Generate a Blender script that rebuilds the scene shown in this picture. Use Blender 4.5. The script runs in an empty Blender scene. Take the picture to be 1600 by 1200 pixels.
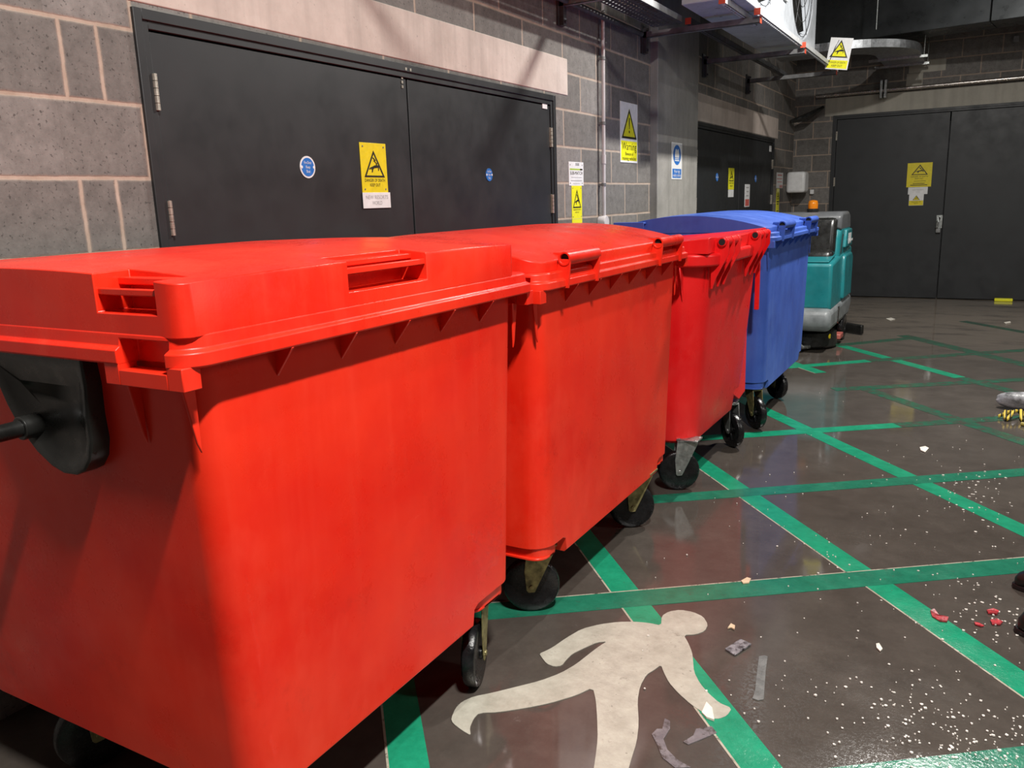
import bpy, bmesh, math, random
from mathutils import Vector, Matrix
random.seed(7)
C = bpy.context.scene.collection
# ------------------------------------------------------------------ camera
F_PX, YAW, PITCH, ROLL = 1278.83, 0.521111, -0.217823, -0.032726
CX, CZ = 2.365933, 1.416073
cy_, sy_ = math.cos(YAW), math.sin(YAW); cp_, sp_ = math.cos(PITCH), math.sin(PITCH)
fwd = Vector((-sy_*cp_, cy_*cp_, sp_)); rgt = Vector((cy_, sy_, 0)); upv = rgt.cross(fwd)
cr_, sr_ = math.cos(ROLL), math.sin(ROLL)
r2 = cr_*rgt + sr_*upv; u2 = -sr_*rgt + cr_*upv
cam = bpy.data.cameras.new('camera'); cam.sensor_width = 36; cam.lens = F_PX/1600*36; cam.clip_start = .05
co = bpy.data.objects.new('camera', cam); C.objects.link(co)
co.matrix_world = Matrix(((r2.x, u2.x, -fwd.x, CX), (r2.y, u2.y, -fwd.y, 0), (r2.z, u2.z, -fwd.z, CZ), (0, 0, 0, 1)))
bpy.context.scene.camera = co
# ------------------------------------------------------------------ world, lamps, exposure
W = bpy.data.worlds.new('world'); bpy.context.scene.world = W; W.use_nodes = True
W.node_tree.nodes['Background'].inputs[0].default_value = (.8, .85, .95, 1)
W.node_tree.nodes['Background'].inputs[1].default_value = .07
def area(name, loc, power, sx, sy, col=(1, .97, .92), target=None, spread=180):
    l = bpy.data.lights.new(name, 'AREA'); l.shape = 'RECTANGLE'; l.size = sx; l.size_y = sy
    l.energy = power; l.color = col; l.spread = math.radians(spread)
    o = bpy.data.objects.new(name, l); C.objects.link(o); o.location = loc
    d = Vector(target) - Vector(loc) if target else Vector((0, 0, -1))
    o.rotation_euler = d.to_track_quat('-Z', 'Y').to_euler()
    return o
area('ceiling_lamp', (2.95, .35, 4.1), 215, .12, .6)
area('ceiling_lamp', (2.25, 6.3, 4.1), 165, .10, .4)
area('fill_light', (6.6, 3.6, 3.5), 35, .25, 1.4, target=(0, 3.6, 1.2))  # added fill light from the aisle side, lifts upright faces
area('ceiling_lamp', (5.2, 10.0, 4.4), 35, .15, 1.3)
vs = bpy.context.scene.view_settings
vs.view_transform = 'Standard'; vs.look = 'None'; vs.exposure = .6; vs.gamma = 1; vs.use_curve_mapping = False

# ------------------------------------------------------------------ material helpers
MATS = {}
def S(h):
    h = h.lstrip('#'); v = [int(h[i:i+2], 16)/255 for i in (0, 2, 4)]
    return tuple([(c/12.92 if c <= .04045 else ((c+.055)/1.055)**2.4) for c in v]+[1])
class NT:
    def __init__(s, name):
        s.m = bpy.data.materials.new(name); s.m.use_nodes = True; s.t = s.m.node_tree
        s.b = s.t.nodes['Principled BSDF']; s.n = s.t.nodes; s.l = s.t.links
    def node(s, typ, **kw):
        n = s.n.new(typ)
        for k, v in kw.items():
            if k.startswith('_'): setattr(n, k[1:], v)
            else: n.inputs[k.replace('__', ' ')].default_value = v
        return n
    def link(s, a, b): s.l.new(a, b)
    def coord(s, typ='Object'): return s.n.new('ShaderNodeTexCoord').outputs[typ]
    def noise(s, scale, detail=4, rough=.6, vec=None, stretch=None):
        v = vec or s.coord()
        if stretch:
            mp = s.n.new('ShaderNodeMapping'); mp.inputs['Scale'].default_value = stretch; s.link(v, mp.inputs[0]); v = mp.outputs[0]
        n = s.node('ShaderNodeTexNoise', Scale=scale, Detail=detail, Roughness=rough); s.link(v, n.inputs['Vector']); return n.outputs['Fac']
    def ramp(s, fac, *st):
        r = s.n.new('ShaderNodeValToRGB'); e = r.color_ramp.elements
        while len(e) < len(st): e.new(.5)
        for el, (p, c) in zip(e, st):
            el.position = p; el.color = c if len(c) == 4 else (*c, 1)
        s.link(fac, r.inputs[0]); return r.outputs[0]
    def math(s, op, a, b=None, c=None, clamp=False):
        m = s.n.new('ShaderNodeMath'); m.operation = op; m.use_clamp = clamp
        for i, v in enumerate((a, b, c)):
            if v is None: continue
            if isinstance(v, (int, float)): m.inputs[i].default_value = v
            else: s.link(v, m.inputs[i])
        return m.outputs[0]
    def mix(s, fac, a, b, mode='MIX'):
        m = s.n.new('ShaderNodeMix'); m.data_type = 'RGBA'; m.blend_type = mode
        for sock, v in ((m.inputs[0], fac), (m.inputs[6], a), (m.inputs[7], b)):
            if isinstance(v, (int, float)): sock.default_value = v
            elif isinstance(v, tuple): sock.default_value = v
            else: s.link(v, sock)
        return m.outputs[2]
    def bump(s, h, strength=.3, dist=.01):
        b = s.n.new('ShaderNodeBump'); b.inputs['Strength'].default_value = strength; b.inputs['Distance'].default_value = dist
        s.link(h, b.inputs['Height']); s.link(b.outputs[0], s.b.inputs['Normal'])
def G(v): return (v, v, v, 1)
def simple(name, col, rough=.5, metal=0, var=.12, scale=12, bump=0, coat=0):
    if name in MATS: return MATS[name]
    t = NT(name); f = t.noise(scale)
    c2 = tuple(max(0, c*(1-var*2)) for c in col[:3])+(1,); c3 = tuple(min(1, c*(1+var)) for c in col[:3])+(1,)
    t.link(t.ramp(f, (.3, c2), (.7, c3)), t.b.inputs['Base Color'])
    t.b.inputs['Metallic'].default_value = metal
    r = t.ramp(t.noise(scale*2.3), (.3, G(max(.02, rough-.1))), (.7, G(min(1, rough+.1)))); t.link(r, t.b.inputs['Roughness'])
    if bump: t.bump(t.noise(scale*6), bump, .004)
    if coat: t.b.inputs['Coat Weight'].default_value = coat
    MATS[name] = t.m; return t.m
def plastic(name, col, scuff, dark, rough=.3):
    t = NT(name)
    base = t.ramp(t.noise(2.2, 5, .6), (.3, dark), (.62, col))
    sc = t.ramp(t.noise(2.6, 9, .68, stretch=(1, 1, .6)), (.50, G(0)), (.72, G(1)))
    base = t.mix(t.math('MULTIPLY', sc, .40), base, scuff)
    stk = t.ramp(t.noise(22, 4, .6, stretch=(1, 1, .05)), (.48, G(0)), (.72, G(1)))
    base = t.mix(t.math('MULTIPLY', stk, .11), base, scuff)
    fine = t.ramp(t.noise(38, 4, .75, stretch=(.25, .25, 1)), (.70, G(0)), (.76, G(1)))
    base = t.mix(t.math('MULTIPLY', fine, .22), base, scuff)
    dirt = t.ramp(t.noise(3.4, 8, .75), (.60, G(0)), (.78, G(1)))
    base = t.mix(t.math('MULTIPLY', dirt, .30), base, tuple(c*.30 for c in dark[:3])+(1,))
    t.link(base, t.b.inputs['Base Color'])
    r = t.ramp(t.noise(4, 8, .75), (.32, G(rough-.12)), (.7, G(rough+.2))); t.link(r, t.b.inputs['Roughness'])
    t.bump(t.math('ADD', t.math('MULTIPLY', t.noise(3.0, 2), 1.0), t.math('MULTIPLY', t.noise(220, 2), .02)), .25, .02)
    t.b.inputs['Specular IOR Level'].default_value = .36
    return t.m
RED = plastic('red_plastic', (.80, .030, .010, 1), (.86, .085, .045, 1), (.70, .010, .004, 1))
RED2 = plastic('bright_red_plastic', (.82, .016, .016, 1), (.86, .07, .06, 1), (.72, .005, .008, 1))
BLUE = plastic('blue_plastic', (.055, .125, .50, 1), (.15, .27, .66, 1), (.04, .09, .40, 1), .38)
RUB = simple('black_rubber', (.010, .010, .011, 1), .22, var=.3, scale=30, bump=.25)
BLK = simple('black_plastic', (.014, .014, .013, 1), .3, var=.3, scale=9)
HOLE_SHADE = simple('painted_hole_shade', (.004, .004, .005, 1), .7)  # near-black that puts the shade of hollows into the colour
GALV = simple('galvanised_steel', (.5, .52, .54, 1), .38, .85, .18, 25, .1)
BRASS = simple('passivated_steel', (.33, .29, .13, 1), .42, .6, .3, 40, .2)
ZINC = simple('zinc_steel', (.45, .47, .46, 1), .35, .8, .2, 40, .1)
CHROME = simple('hinge_steel', (.62, .58, .50, 1), .35, .8, .1, 30)
YEL = simple('sign_yellow', (.80, .66, .02, 1), .35, var=.05, scale=30)
YELB = simple('bright_sign_yellow', (.88, .84, .02, 1), .35, var=.04, scale=30)
WHT = simple('sign_white', (.80, .80, .80, 1), .4, var=.05, scale=20)
INK = simple('sign_black', (.02, .018, .01, 1), .45, var=.05)
GREYINK = simple('grey_lettering', (.42, .41, .41, 1), .5, var=.05)
SBLUE = simple('sign_blue', (.03, .17, .55, 1), .35, var=.05)
SGREEN = simple('sign_green', (.42, .58, .08, 1), .4, var=.05)
SRED = simple('sign_red', (.6, .12, .1, 1), .4, var=.05)
CONDUIT = simple('white_conduit', (.62, .58, .58, 1), .35, var=.08)
PALE = simple('pale_zinc', (.62, .63, .64, 1), .45, .15, .12, 18)
TIP = simple('red_end_cap', (.75, .09, .04, 1), .45)
DARKSTEEL = simple('dark_steel', (.085, .085, .09, 1), .5, .3, .25, 8)
GREYSTEEL = simple('grey_steel', (.24, .24, .24, 1), .5, .4, .25, 8)
COPPER = simple('copper_pipe', (.62, .42, .30, 1), .35, .7, .15, 20)
TEAL = simple('teal_plastic', (.015, .20, .22, 1), .35, var=.1, scale=5)
TGREY = simple('grey_plastic', (.20, .215, .22, 1), .45, var=.2, scale=7, bump=.05)
LGREY = simple('pale_grey_plastic', (.12, .125, .132, 1), .4, var=.1, scale=7)
GREENSTICK = simple('grey_bundle', (.42, .42, .44, 1), .35, var=.4, scale=14, bump=.5)
# amber lens
t = NT('amber_lens'); t.b.inputs['Base Color'].default_value = (.95, .30, .015, 1); t.b.inputs['Roughness'].default_value = .12
t.b.inputs['Transmission Weight'].default_value = .45; AMBER = t.m
# door paint
t = NT('door_paint')
c = t.ramp(t.noise(1.6, 5), (.3, (.014, .0155, .017, 1)), (.7, (.020, .022, .024, 1)))
sm = t.ramp(t.noise(3.5, 8, .75, stretch=(1, 1.6, .5)), (.66, G(0)), (.82, G(1))); c = t.mix(t.math('MULTIPLY', sm, .3), c, (.05, .052, .056, 1))
scr = t.ramp(t.noise(26, 4, .8, stretch=(1, .35, 1.8)), (.76, G(0)), (.80, G(1))); c = t.mix(t.math('MULTIPLY', scr, .35), c, (.14, .145, .15, 1))
t.link(c, t.b.inputs['Base Color']); t.link(t.ramp(t.noise(5, 5), (.3, G(.38)), (.7, G(.55))), t.b.inputs['Roughness']); DOOR = t.m
# concretes
def concrete(name, a, b, streak=True):
    t = NT(name); c = t.ramp(t.noise(4, 8, .7), (.3, a), (.7, b))
    if streak:
        s = t.ramp(t.noise(9, 4, .6, stretch=(1, 1, .08)), (.45, G(.0)), (.7, G(1))); c = t.mix(t.math('MULTIPLY', s, .35), c, tuple(x*.55 for x in a[:3])+(1,))
    sp = t.ramp(t.noise(70, 2, .5), (.7, G(0)), (.76, G(1))); c = t.mix(t.math('MULTIPLY', sp, .5), c, tuple(x*.4 for x in a[:3])+(1,))
    t.link(c, t.b.inputs['Base Color']); t.b.inputs['Roughness'].default_value = .8; t.bump(t.noise(50, 4), .25, .004); return t.m
LINTEL = concrete('lintel_concrete', (.50, .42, .37, 1), (.66, .57, .51, 1))
COLUMN = concrete('column_concrete', (.24, .23, .21, 1), (.36, .345, .32, 1))
LINTELB = concrete('weathered_lintel_concrete', (.36, .34, .29, 1), (.46, .43, .37, 1))
CEIL = concrete('soffit_concrete', (.12, .12, .12, 1), (.17, .17, .17, 1), False)
# blockwork: u along the wall, courses along z
def blockwork(name, axis, z0, ch, bl, j_odd, left=None, dim=1.0):
    t = NT(name); sep = t.n.new('ShaderNodeSeparateXYZ'); v = t.coord(); t.link(v, sep.inputs[0])
    u = sep.outputs[axis]; z = sep.outputs[2]
    wob = t.math('MULTIPLY', t.math('SUBTRACT', t.noise(3.2, 3), .5), .008); z = t.math('ADD', z, wob); u = t.math('ADD', u, t.math('MULTIPLY', t.math('SUBTRACT', t.noise(7, 3), .5), .010))
    k = t.math('DIVIDE', t.math('SUBTRACT', z, z0), ch)
    row = t.math('FLOOR', k); fz = t.math('SUBTRACT', k, row)
    dz = t.math('MULTIPLY', t.math('MINIMUM', fz, t.math('SUBTRACT', 1, fz)), ch)
    par = t.math('MODULO', t.math('ADD', row, 40), 2)          # 1 on odd rows
    def joints(jo, length):
        sh = t.math('ADD', t.math('MULTIPLY', par, -length/2), jo + length/2)
        q = t.math('DIVIDE', t.math('SUBTRACT', u, sh), length); q = t.math('ADD', q, 60); fl = t.math('FLOOR', q); f = t.math('SUBTRACT', q, fl)
        return t.math('MULTIPLY', t.math('MINIMUM', f, t.math('SUBTRACT', 1, f)), length), fl
    du, idx = joints(j_odd, bl)
    if left:
        d2, i2 = joints(left[1], left[2])
        ex = t.math('ADD', t.math('ABSOLUTE', t.math('SUBTRACT', u, left[3])), t.math('MULTIPLY', t.math('SUBTRACT', 1, par), 5))
        d2 = t.math('MINIMUM', d2, ex)
        sel = t.math('LESS_THAN', u, left[0])
        du = t.math('ADD', t.math('MULTIPLY', sel, d2), t.math('MULTIPLY', t.math('SUBTRACT', 1, sel), du))
    d = t.math('MINIMUM', du, dz)
    d = t.math('ADD', d, t.math('MULTIPLY', t.math('SUBTRACT', t.noise(30, 4, .7), .5), .006))
    mort = t.ramp(d, (.0055, G(1)), (.0085, G(0)))
    cv = t.n.new('ShaderNodeCombineXYZ'); t.link(idx, cv.inputs[0]); t.link(row, cv.inputs[1])
    wn = t.n.new('ShaderNodeTexWhiteNoise'); t.link(cv.outputs[0], wn.inputs[0])
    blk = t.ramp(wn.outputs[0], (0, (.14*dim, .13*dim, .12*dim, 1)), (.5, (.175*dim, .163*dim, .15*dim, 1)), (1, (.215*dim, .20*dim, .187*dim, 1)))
    mott = t.ramp(t.noise(16, 8, .75), (.25, G(.62)), (.75, G(1.35))); blk = t.mix(1.0, blk, mott, 'MULTIPLY')
    pits = t.ramp(t.noise(85, 3, .6), (.33, G(1)), (.40, G(0))); blk = t.mix(t.math('MULTIPLY', pits, .7), blk, (.03, .028, .026, 1))
    fl = t.ramp(t.noise(120, 2, .6), (.70, G(0)), (.75, G(1))); blk = t.mix(t.math('MULTIPLY', fl, .45), blk, (.40, .38, .36, 1))
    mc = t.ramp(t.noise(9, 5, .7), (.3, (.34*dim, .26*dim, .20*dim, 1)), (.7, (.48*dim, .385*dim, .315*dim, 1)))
    t.link(t.mix(mort, blk, mc), t.b.inputs['Base Color']); t.b.inputs['Roughness'].default_value = .85
    h = t.math('ADD', t.math('MULTIPLY', t.math('SUBTRACT', 1, mort), .7), t.math('MULTIPLY', t.noise(55, 5, .7), .35))
    t.bump(h, .55, .006); return t.m
BLOCKL = blockwork('grey_blockwork', 1, .18, .225, .517, 4.885, (1.9, 1.563, .49, 1.683))
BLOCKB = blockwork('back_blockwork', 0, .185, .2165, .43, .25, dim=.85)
# wet floor
t = NT('wet_concrete_floor'); v = t.coord()
big = t.noise(.9, 6, .65); mid = t.noise(5, 8, .7); fine = t.noise(45, 5, .7, stretch=(1, .35, 1))
c = t.ramp(mid, (.25, (.048, .040, .034, 1)), (.75, (.085, .072, .062, 1)))
c = t.mix(t.math('MULTIPLY', t.ramp(big, (.45, G(0)), (.7, G(1))), .35), c, (.085, .073, .06, 1))
c = t.mix(t.math('MULTIPLY', t.ramp(t.noise(2.3, 10, .8), (.52, G(0)), (.70, G(1))), .30), c, (.13, .112, .095, 1))
c = t.mix(t.math('MULTIPLY', t.ramp(fine, (.55, G(0)), (.75, G(1))), .25), c, (.10, .085, .07, 1))
sep = t.n.new('ShaderNodeSeparateXYZ'); t.link(v, sep.inputs[0])
far = t.math('MULTIPLY', t.math('SUBTRACT', sep.outputs[1], 7.6), .35, clamp=True)
worn = t.ramp(t.noise(1.6, 9, .75, stretch=(1, 2.2, 1)), (.34, G(0)), (.50, G(1)))
c = t.mix(t.math('MULTIPLY', t.math('MULTIPLY', far, worn), .75), c, (.30, .25, .20, 1))
soap = t.ramp(t.noise(5.5, 9, .72, stretch=(1, 1, 1)), (.655, G(0)), (.70, G(1)))
c = t.mix(t.math('MULTIPLY', soap, .14), c, (.38, .37, .36, 1))
t.link(c, t.b.inputs['Base Color'])
rr = t.ramp(t.noise(1.7, 5, .6), (.38, G(.035)), (.62, G(.14)))
dx = t.math('SUBTRACT', sep.outputs[0], 2.42); dy = t.math('SUBTRACT', sep.outputs[1], 2.0)
ds = t.math('SQRT', t.math('ADD', t.math('MULTIPLY', dx, dx), t.math('MULTIPLY', dy, dy)))
drop = t.math('SUBTRACT', 1.15, t.math('MULTIPLY', ds, 1.6), clamp=True)        # patch of droplets and foam
t.link(rr, t.b.inputs['Roughness'])
dro = t.math('MULTIPLY', t.ramp(t.noise(95, 4, .7), (.50, G(0)), (.66, G(1))), drop)
t.b.inputs['Specular IOR Level'].default_value = .55
t.bump(t.math('ADD', t.math('ADD', t.math('MULTIPLY', t.noise(9, 3), .35), t.math('MULTIPLY', t.noise(170, 3, .7), .08)), t.math('MULTIPLY', dro, 10)), .06, .004); FLOOR = t.m
def paint(name, a, b, worn, wl=(.6, .7)):
    t = NT(name); c = t.ramp(t.noise(12, 7, .7), (.3, a), (.7, b))
    w = t.ramp(t.noise(16, 9, .78), (wl[0], G(0)), (wl[1], G(1))); c = t.mix(w, c, worn)
    d = t.ramp(t.noise(70, 3), (.68, G(0)), (.73, G(1))); c = t.mix(t.math('MULTIPLY', d, .5), c, (.05, .05, .04, 1))
    t.link(c, t.b.inputs['Base Color']); t.link(t.ramp(t.noise(4, 4), (.35, G(.08)), (.65, G(.26))), t.b.inputs['Roughness'])
    t.bump(t.noise(90, 4), .35, .003); return t.m
GREEN = paint('green_line_paint', (.008, .19, .10, 1), (.016, .30, .16, 1), (.028, .075, .048, 1), (.66, .76))
GREENF = paint('faded_green_paint', (.012, .085, .05, 1), (.018, .13, .075, 1), (.055, .052, .042, 1), (.44, .58))
WPAINT = paint('white_symbol_paint', (.32, .305, .25, 1), (.48, .46, .39, 1), (.20, .185, .15, 1), (.60, .72))
GREENM = paint('muted_green_paint', (.010, .115, .068, 1), (.020, .185, .11, 1), (.05, .07, .05, 1), (.58, .72))
EDGE = paint('exposed_line_edge', (.33, .30, .23, 1), (.48, .44, .36, 1), (.06, .055, .045, 1), (.52, .6))

# ------------------------------------------------------------------ geometry helpers
def root_of(o):
    while o.parent: o = o.parent
    return o
def link(name, bm, mat, parent=None, bevel=0, smooth=False, seg=2, ang=35):
    me = bpy.data.meshes.new(name); bmesh.ops.recalc_face_normals(bm, faces=bm.faces[:])
    if parent is not None:
        l = root_of(parent).location
        bmesh.ops.translate(bm, vec=(-l.x, -l.y, -l.z), verts=bm.verts[:])
    bm.to_mesh(me); bm.free(); o = bpy.data.objects.new(name, me); C.objects.link(o)
    for m in (mat if isinstance(mat, (list, tuple)) else [mat]): me.materials.append(m)
    if parent is not None: o.parent = parent
    if bevel:
        b = o.modifiers.new('bevel', 'BEVEL'); b.width = bevel; b.segments = seg; b.limit_method = 'ANGLE'; b.angle_limit = math.radians(ang); b.use_clamp_overlap = True
    if smooth or bevel:
        for p in me.polygons: p.use_smooth = True
        me.set_sharp_from_angle(angle=math.radians(40))
    return o
def tag(o, label=None, cat=None, group=None, kind=None):
    if label: o['label'] = label
    if cat: o['category'] = cat
    if group: o['group'] = group
    if kind: o['kind'] = kind
    return o
def empty(name, loc, label=None, cat=None, group=None, kind=None):
    o = bpy.data.objects.new(name, None); C.objects.link(o); o.location = loc; o.empty_display_size = .1
    return tag(o, label, cat, group, kind)
def B(): return bmesh.new()
def box(bm, x0, x1, y0, y1, z0, z1, M=None):
    v = [Vector((x, y, z)) for x in (x0, x1) for y in (y0, y1) for z in (z0, z1)]
    if M is not None: v = [M @ q for q in v]
    v = [bm.verts.new(q) for q in v]
    for f in ((0, 1, 3, 2), (4, 6, 7, 5), (0, 4, 5, 1), (2, 3, 7, 6), (0, 2, 6, 4), (1, 5, 7, 3)): bm.faces.new([v[i] for i in f])
def loft(bm, rings, cap=True, mi=0):
    R = [[bm.verts.new(p) for p in r] for r in rings]; n = len(R[0])
    for a, b in zip(R, R[1:]):
        for i in range(n):
            f = bm.faces.new((a[i], a[(i+1) % n], b[(i+1) % n], b[i])); f.material_index = mi
    if cap: bm.faces.new(R[0][::-1]); bm.faces.new(R[-1])
    return R
def rr(x0, x1, y0, y1, r, z, n=6):
    out = []
    for cx, cy, a in ((x1-r, y1-r, 0), (x0+r, y1-r, 90), (x0+r, y0+r, 180), (x1-r, y0+r, 270)):
        for i in range(n+1):
            t_ = math.radians(a+90*i/n); out.append(Vector((cx+r*math.cos(t_), cy+r*math.sin(t_), z)))
    return out
def tube(bm, pts, r, n=12, cap=True, radii=None):
    pts = [Vector(p) for p in pts]; rings = []
    for i, p in enumerate(pts):
        d = (pts[min(i+1, len(pts)-1)] - pts[max(i-1, 0)]).normalized()
        a = Vector((0, 0, 1)) if abs(d.z) < .9 else Vector((1, 0, 0))
        u = d.cross(a).normalized(); w = d.cross(u); R = radii[i] if radii else r
        rings.append([p + R*(math.cos(2*math.pi*k/n)*u + math.sin(2*math.pi*k/n)*w) for k in range(n)])
    loft(bm, rings, cap)
def lathe(bm, prof, M, n=28):
    """profile of (radius, along) turned about local z"""
    rings = [[M @ Vector((r*math.cos(2*math.pi*k/n), r*math.sin(2*math.pi*k/n), h)) for k in range(n)] for r, h in prof]
    loft(bm, rings, True)
def prism(bm, pts, O, U, V, N, n0, n1):
    a = [bm.verts.new(O + U*p[0] + V*p[1] + N*n0) for p in pts]; b = [bm.verts.new(O + U*p[0] + V*p[1] + N*n1) for p in pts]
    k = len(pts)
    for i in range(k): bm.faces.new((a[i], a[(i+1) % k], b[(i+1) % k], b[i]))
    if k <= 4:
        bm.faces.new(a[::-1]); bm.faces.new(b); return
    from mathutils.geometry import tessellate_polygon
    for tri in tessellate_polygon([[Vector((p[0], p[1], 0)) for p in pts]]):
        for V_ in (a, b):
            try: bm.faces.new([V_[i] for i in tri])
            except ValueError: pass
def boolean(bmA, cutters, op='DIFFERENCE'):
    bmesh.ops.recalc_face_normals(bmA, faces=bmA.faces[:])
    mA = bpy.data.meshes.new('a'); bmA.to_mesh(mA); bmA.free(); oA = bpy.data.objects.new('a', mA); C.objects.link(oA); tmp = [oA]
    for cb in cutters:
        bmesh.ops.recalc_face_normals(cb, faces=cb.faces[:])
        m = bpy.data.meshes.new('c'); cb.to_mesh(m); cb.free(); o = bpy.data.objects.new('c', m); C.objects.link(o); tmp.append(o)
        md = oA.modifiers.new('b', 'BOOLEAN'); md.operation = op; md.object = o; md.solver = 'EXACT'
    dg = bpy.context.evaluated_depsgraph_get(); dg.update()
    me = bpy.data.meshes.new_from_object(oA.evaluated_get(dg)); out = B(); out.from_mesh(me)
    for o in tmp: bpy.data.objects.remove(o, do_unlink=True)
    bpy.data.meshes.remove(me)
    return out
def cube_bm(*a, M=None):
    b = B(); box(b, *a, M=M); return b
def merge(a, b):
    me = bpy.data.meshes.new('t'); b.to_mesh(me); b.free(); a.from_mesh(me); bpy.data.meshes.remove(me)
EX, EY, EZ = Vector((1, 0, 0)), Vector((0, 1, 0)), Vector((0, 0, 1))
LW = (EY, EZ, EX); BW = (EX, EZ, -EY)          # left wall and back wall sign bases (right, up, out)

# ------------------------------------------------------------------ room shell
YB = 12.13; HC = 4.7; XR = 7.6; YF = -4.5
def struct(name, bm, mat, parent=None, bevel=0):
    o = link(name, bm, mat, parent, bevel)
    if parent is None: o['kind'] = 'structure'
    return o
fl = struct('floor', cube_bm(-.3, XR+.3, YF-.3, YB+.3, -.2, 0), FLOOR)
struct('ceiling', cube_bm(-.3, XR+.3, YF-.3, YB+.3, HC, HC+.2), CEIL)
# left wall with two door openings
D1 = (1.811, 4.757, 2.05); D2 = (7.63, 10.90, 2.09)
b = B()
for y0, y1, z0, z1 in ((YF-.3, D1[0], 0, HC), (D1[1], D2[0], 0, HC), (D2[1], YB, 0, HC), (D1[0], D1[1], D1[2], HC), (D2[0], D2[1], D2[2], HC)): box(b, -.3, 0, y0, y1, z0, z1)
bmesh.ops.remove_doubles(b, verts=b.verts[:], dist=1e-5)
struct('wall_left', b, BLOCKL)
DB = (.50, 3.10, 2.415)
b = B()
for x0, x1, z0, z1 in ((-.3, DB[0], 0, HC), (DB[1], XR+.3, 0, HC), (DB[0], DB[1], DB[2], HC)): box(b, x0, x1, YB, YB+.3, z0, z1)
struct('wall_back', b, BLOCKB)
struct('wall_right', cube_bm(XR, XR+.3, YF, YB, 0, HC), BLOCKL)
struct('wall_front', cube_bm(0, XR, YF-.3, YF, 0, HC), BLOCKB)
# lintels
def lintel(name, bm, mat): return struct(name, bm, mat, None, .004)
lintel('trim_1', cube_bm(-.1, .004, D1[0]-.22, 4.948, 2.068, 2.287), LINTEL)
lintel('trim_2', cube_bm(-.1, .004, 7.565, 11.10, 2.10, 2.345), LINTEL)
lintel('trim_3', cube_bm(.39, 3.4, YB-.004, YB+.1, DB[2]-.005, 2.645), LINTELB)
b = B(); box(b, 1.38, 1.80, YB-.003, YB+.1, 2.86, 3.0); box(b, 1.36, 1.55, YB-.003, YB+.1, 2.66, 2.86); lintel('trim_4', b, LINTELB)
b = B(); box(b, -.02, .062, 6.46, 7.52, 0, HC); struct('column', b, COLUMN, None, .006)

def double_door(name, U, V, N, O, w, h, split, zh, fw=.055, fd=.012, label=None):
    """door set into a wall: O is the lower left outer corner of the frame as seen from the room"""
    r = empty(name, O, label, 'door', None, 'structure')
    b = B()
    def fbox(bm, u0, u1, v0, v1, n0, n1): prism(bm, [(u0, v0), (u1, v0), (u1, v1), (u0, v1)], Vector(O), U, V, N, n0, n1)
    fbox(b, 0, fw*.55, 0, h, -.12, fd); fbox(b, w-fw*.55, w, 0, h, -.12, fd); fbox(b, fw*.55, w-fw*.55, h-fw*.6, h, -.12, fd)
    fbox(b, fw*.5, fw, 0, h-fw*.5, -.12, fd*.4); fbox(b, w-fw, w-fw*.5, 0, h-fw*.5, -.12, fd*.4); fbox(b, fw, w-fw, h-fw*1.05, h-fw*.5, -.12, fd*.4)
    link('door_frame', b, DOOR, r, .002)
    for (a, c) in ((fw+.004, split-.006), (split+.006, w-fw-.004)):
        b = B(); fbox(b, a, c, .01, h-fw*1.05-.005, -.05, -.004); link('door_leaf', b, DOOR, r, .002)
    for u in (fw, w-fw):
        for z in zh:
            b = B()
            for k in range(5):
                q = Vector(O)+U*u+V*(z-.055+.023*k)+N*.006
                lathe(b, [(.0085, 0), (.0085, .021)], Matrix.Translation(q), 10)
            fbox(b, u-.012, u+.012, z-.055, z+.06, -.004, .001); tag(link('hinge', b, CHROME, r), 'steel hinge')
    return r
d1 = double_door('door_1', *LW, (0, D1[0], 0), D1[1]-D1[0], D1[2], 3.243-D1[0], (.35, 1.40, 1.80), label='large dark grey double door behind the two nearest red bins')
d2 = double_door('door_2', *LW, (0, D2[0], 0), D2[1]-D2[0], D2[2], 9.27-D2[0], (.35, 1.35, 1.78), .05, label='further dark double door in the side wall, under a sunlit-looking pale lintel')
d2['label'] = 'further dark grey double door in the side wall beyond the concrete column'
d3 = double_door('door_3', *BW, (DB[0], YB, 0), DB[1]-DB[0], DB[2], 1.90-DB[0], (.35, 1.03, 1.55, 2.15), .05, label='wide dark grey double door in the far end wall')
def wall_bits(parent, name, mat, boxes, base, O, lab=None):
    U, V, N = base; b = B()
    for u0, u1, v0, v1, n1 in boxes: prism(b, [(u0, v0), (u1, v0), (u1, v1), (u0, v1)], Vector(O), U, V, N, -.003, n1)
    o = link(name, b, mat, parent); 
    if lab: o['label'] = lab
    return o
wall_bits(d1, 'latch_screw', CHROME, [(3.20, 3.212, 2.03-dz, 2.042-dz, .0) for dz in (.045, .065, .085)], LW, (0, 0, 0), 'steel screw heads at the meeting edge')
wall_bits(d1, 'latch_screw', CHROME, [(3.215, 3.227, 2.022, 2.034, .014), (3.25, 3.262, 2.022, 2.034, .014)], LW, (0, 0, 0))
wall_bits(d1, 'label_tag', WHT, [(4.60, 4.66, 1.965, 2.0, .001)], LW, (0, 0, 0), 'small white tag at the top corner')
wall_bits(d2, 'label_tag', WHT, [(10.68, 10.78, 1.93, 2.0, .001)], LW, (0, 0, 0), 'small white tag at the top corner')
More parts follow.
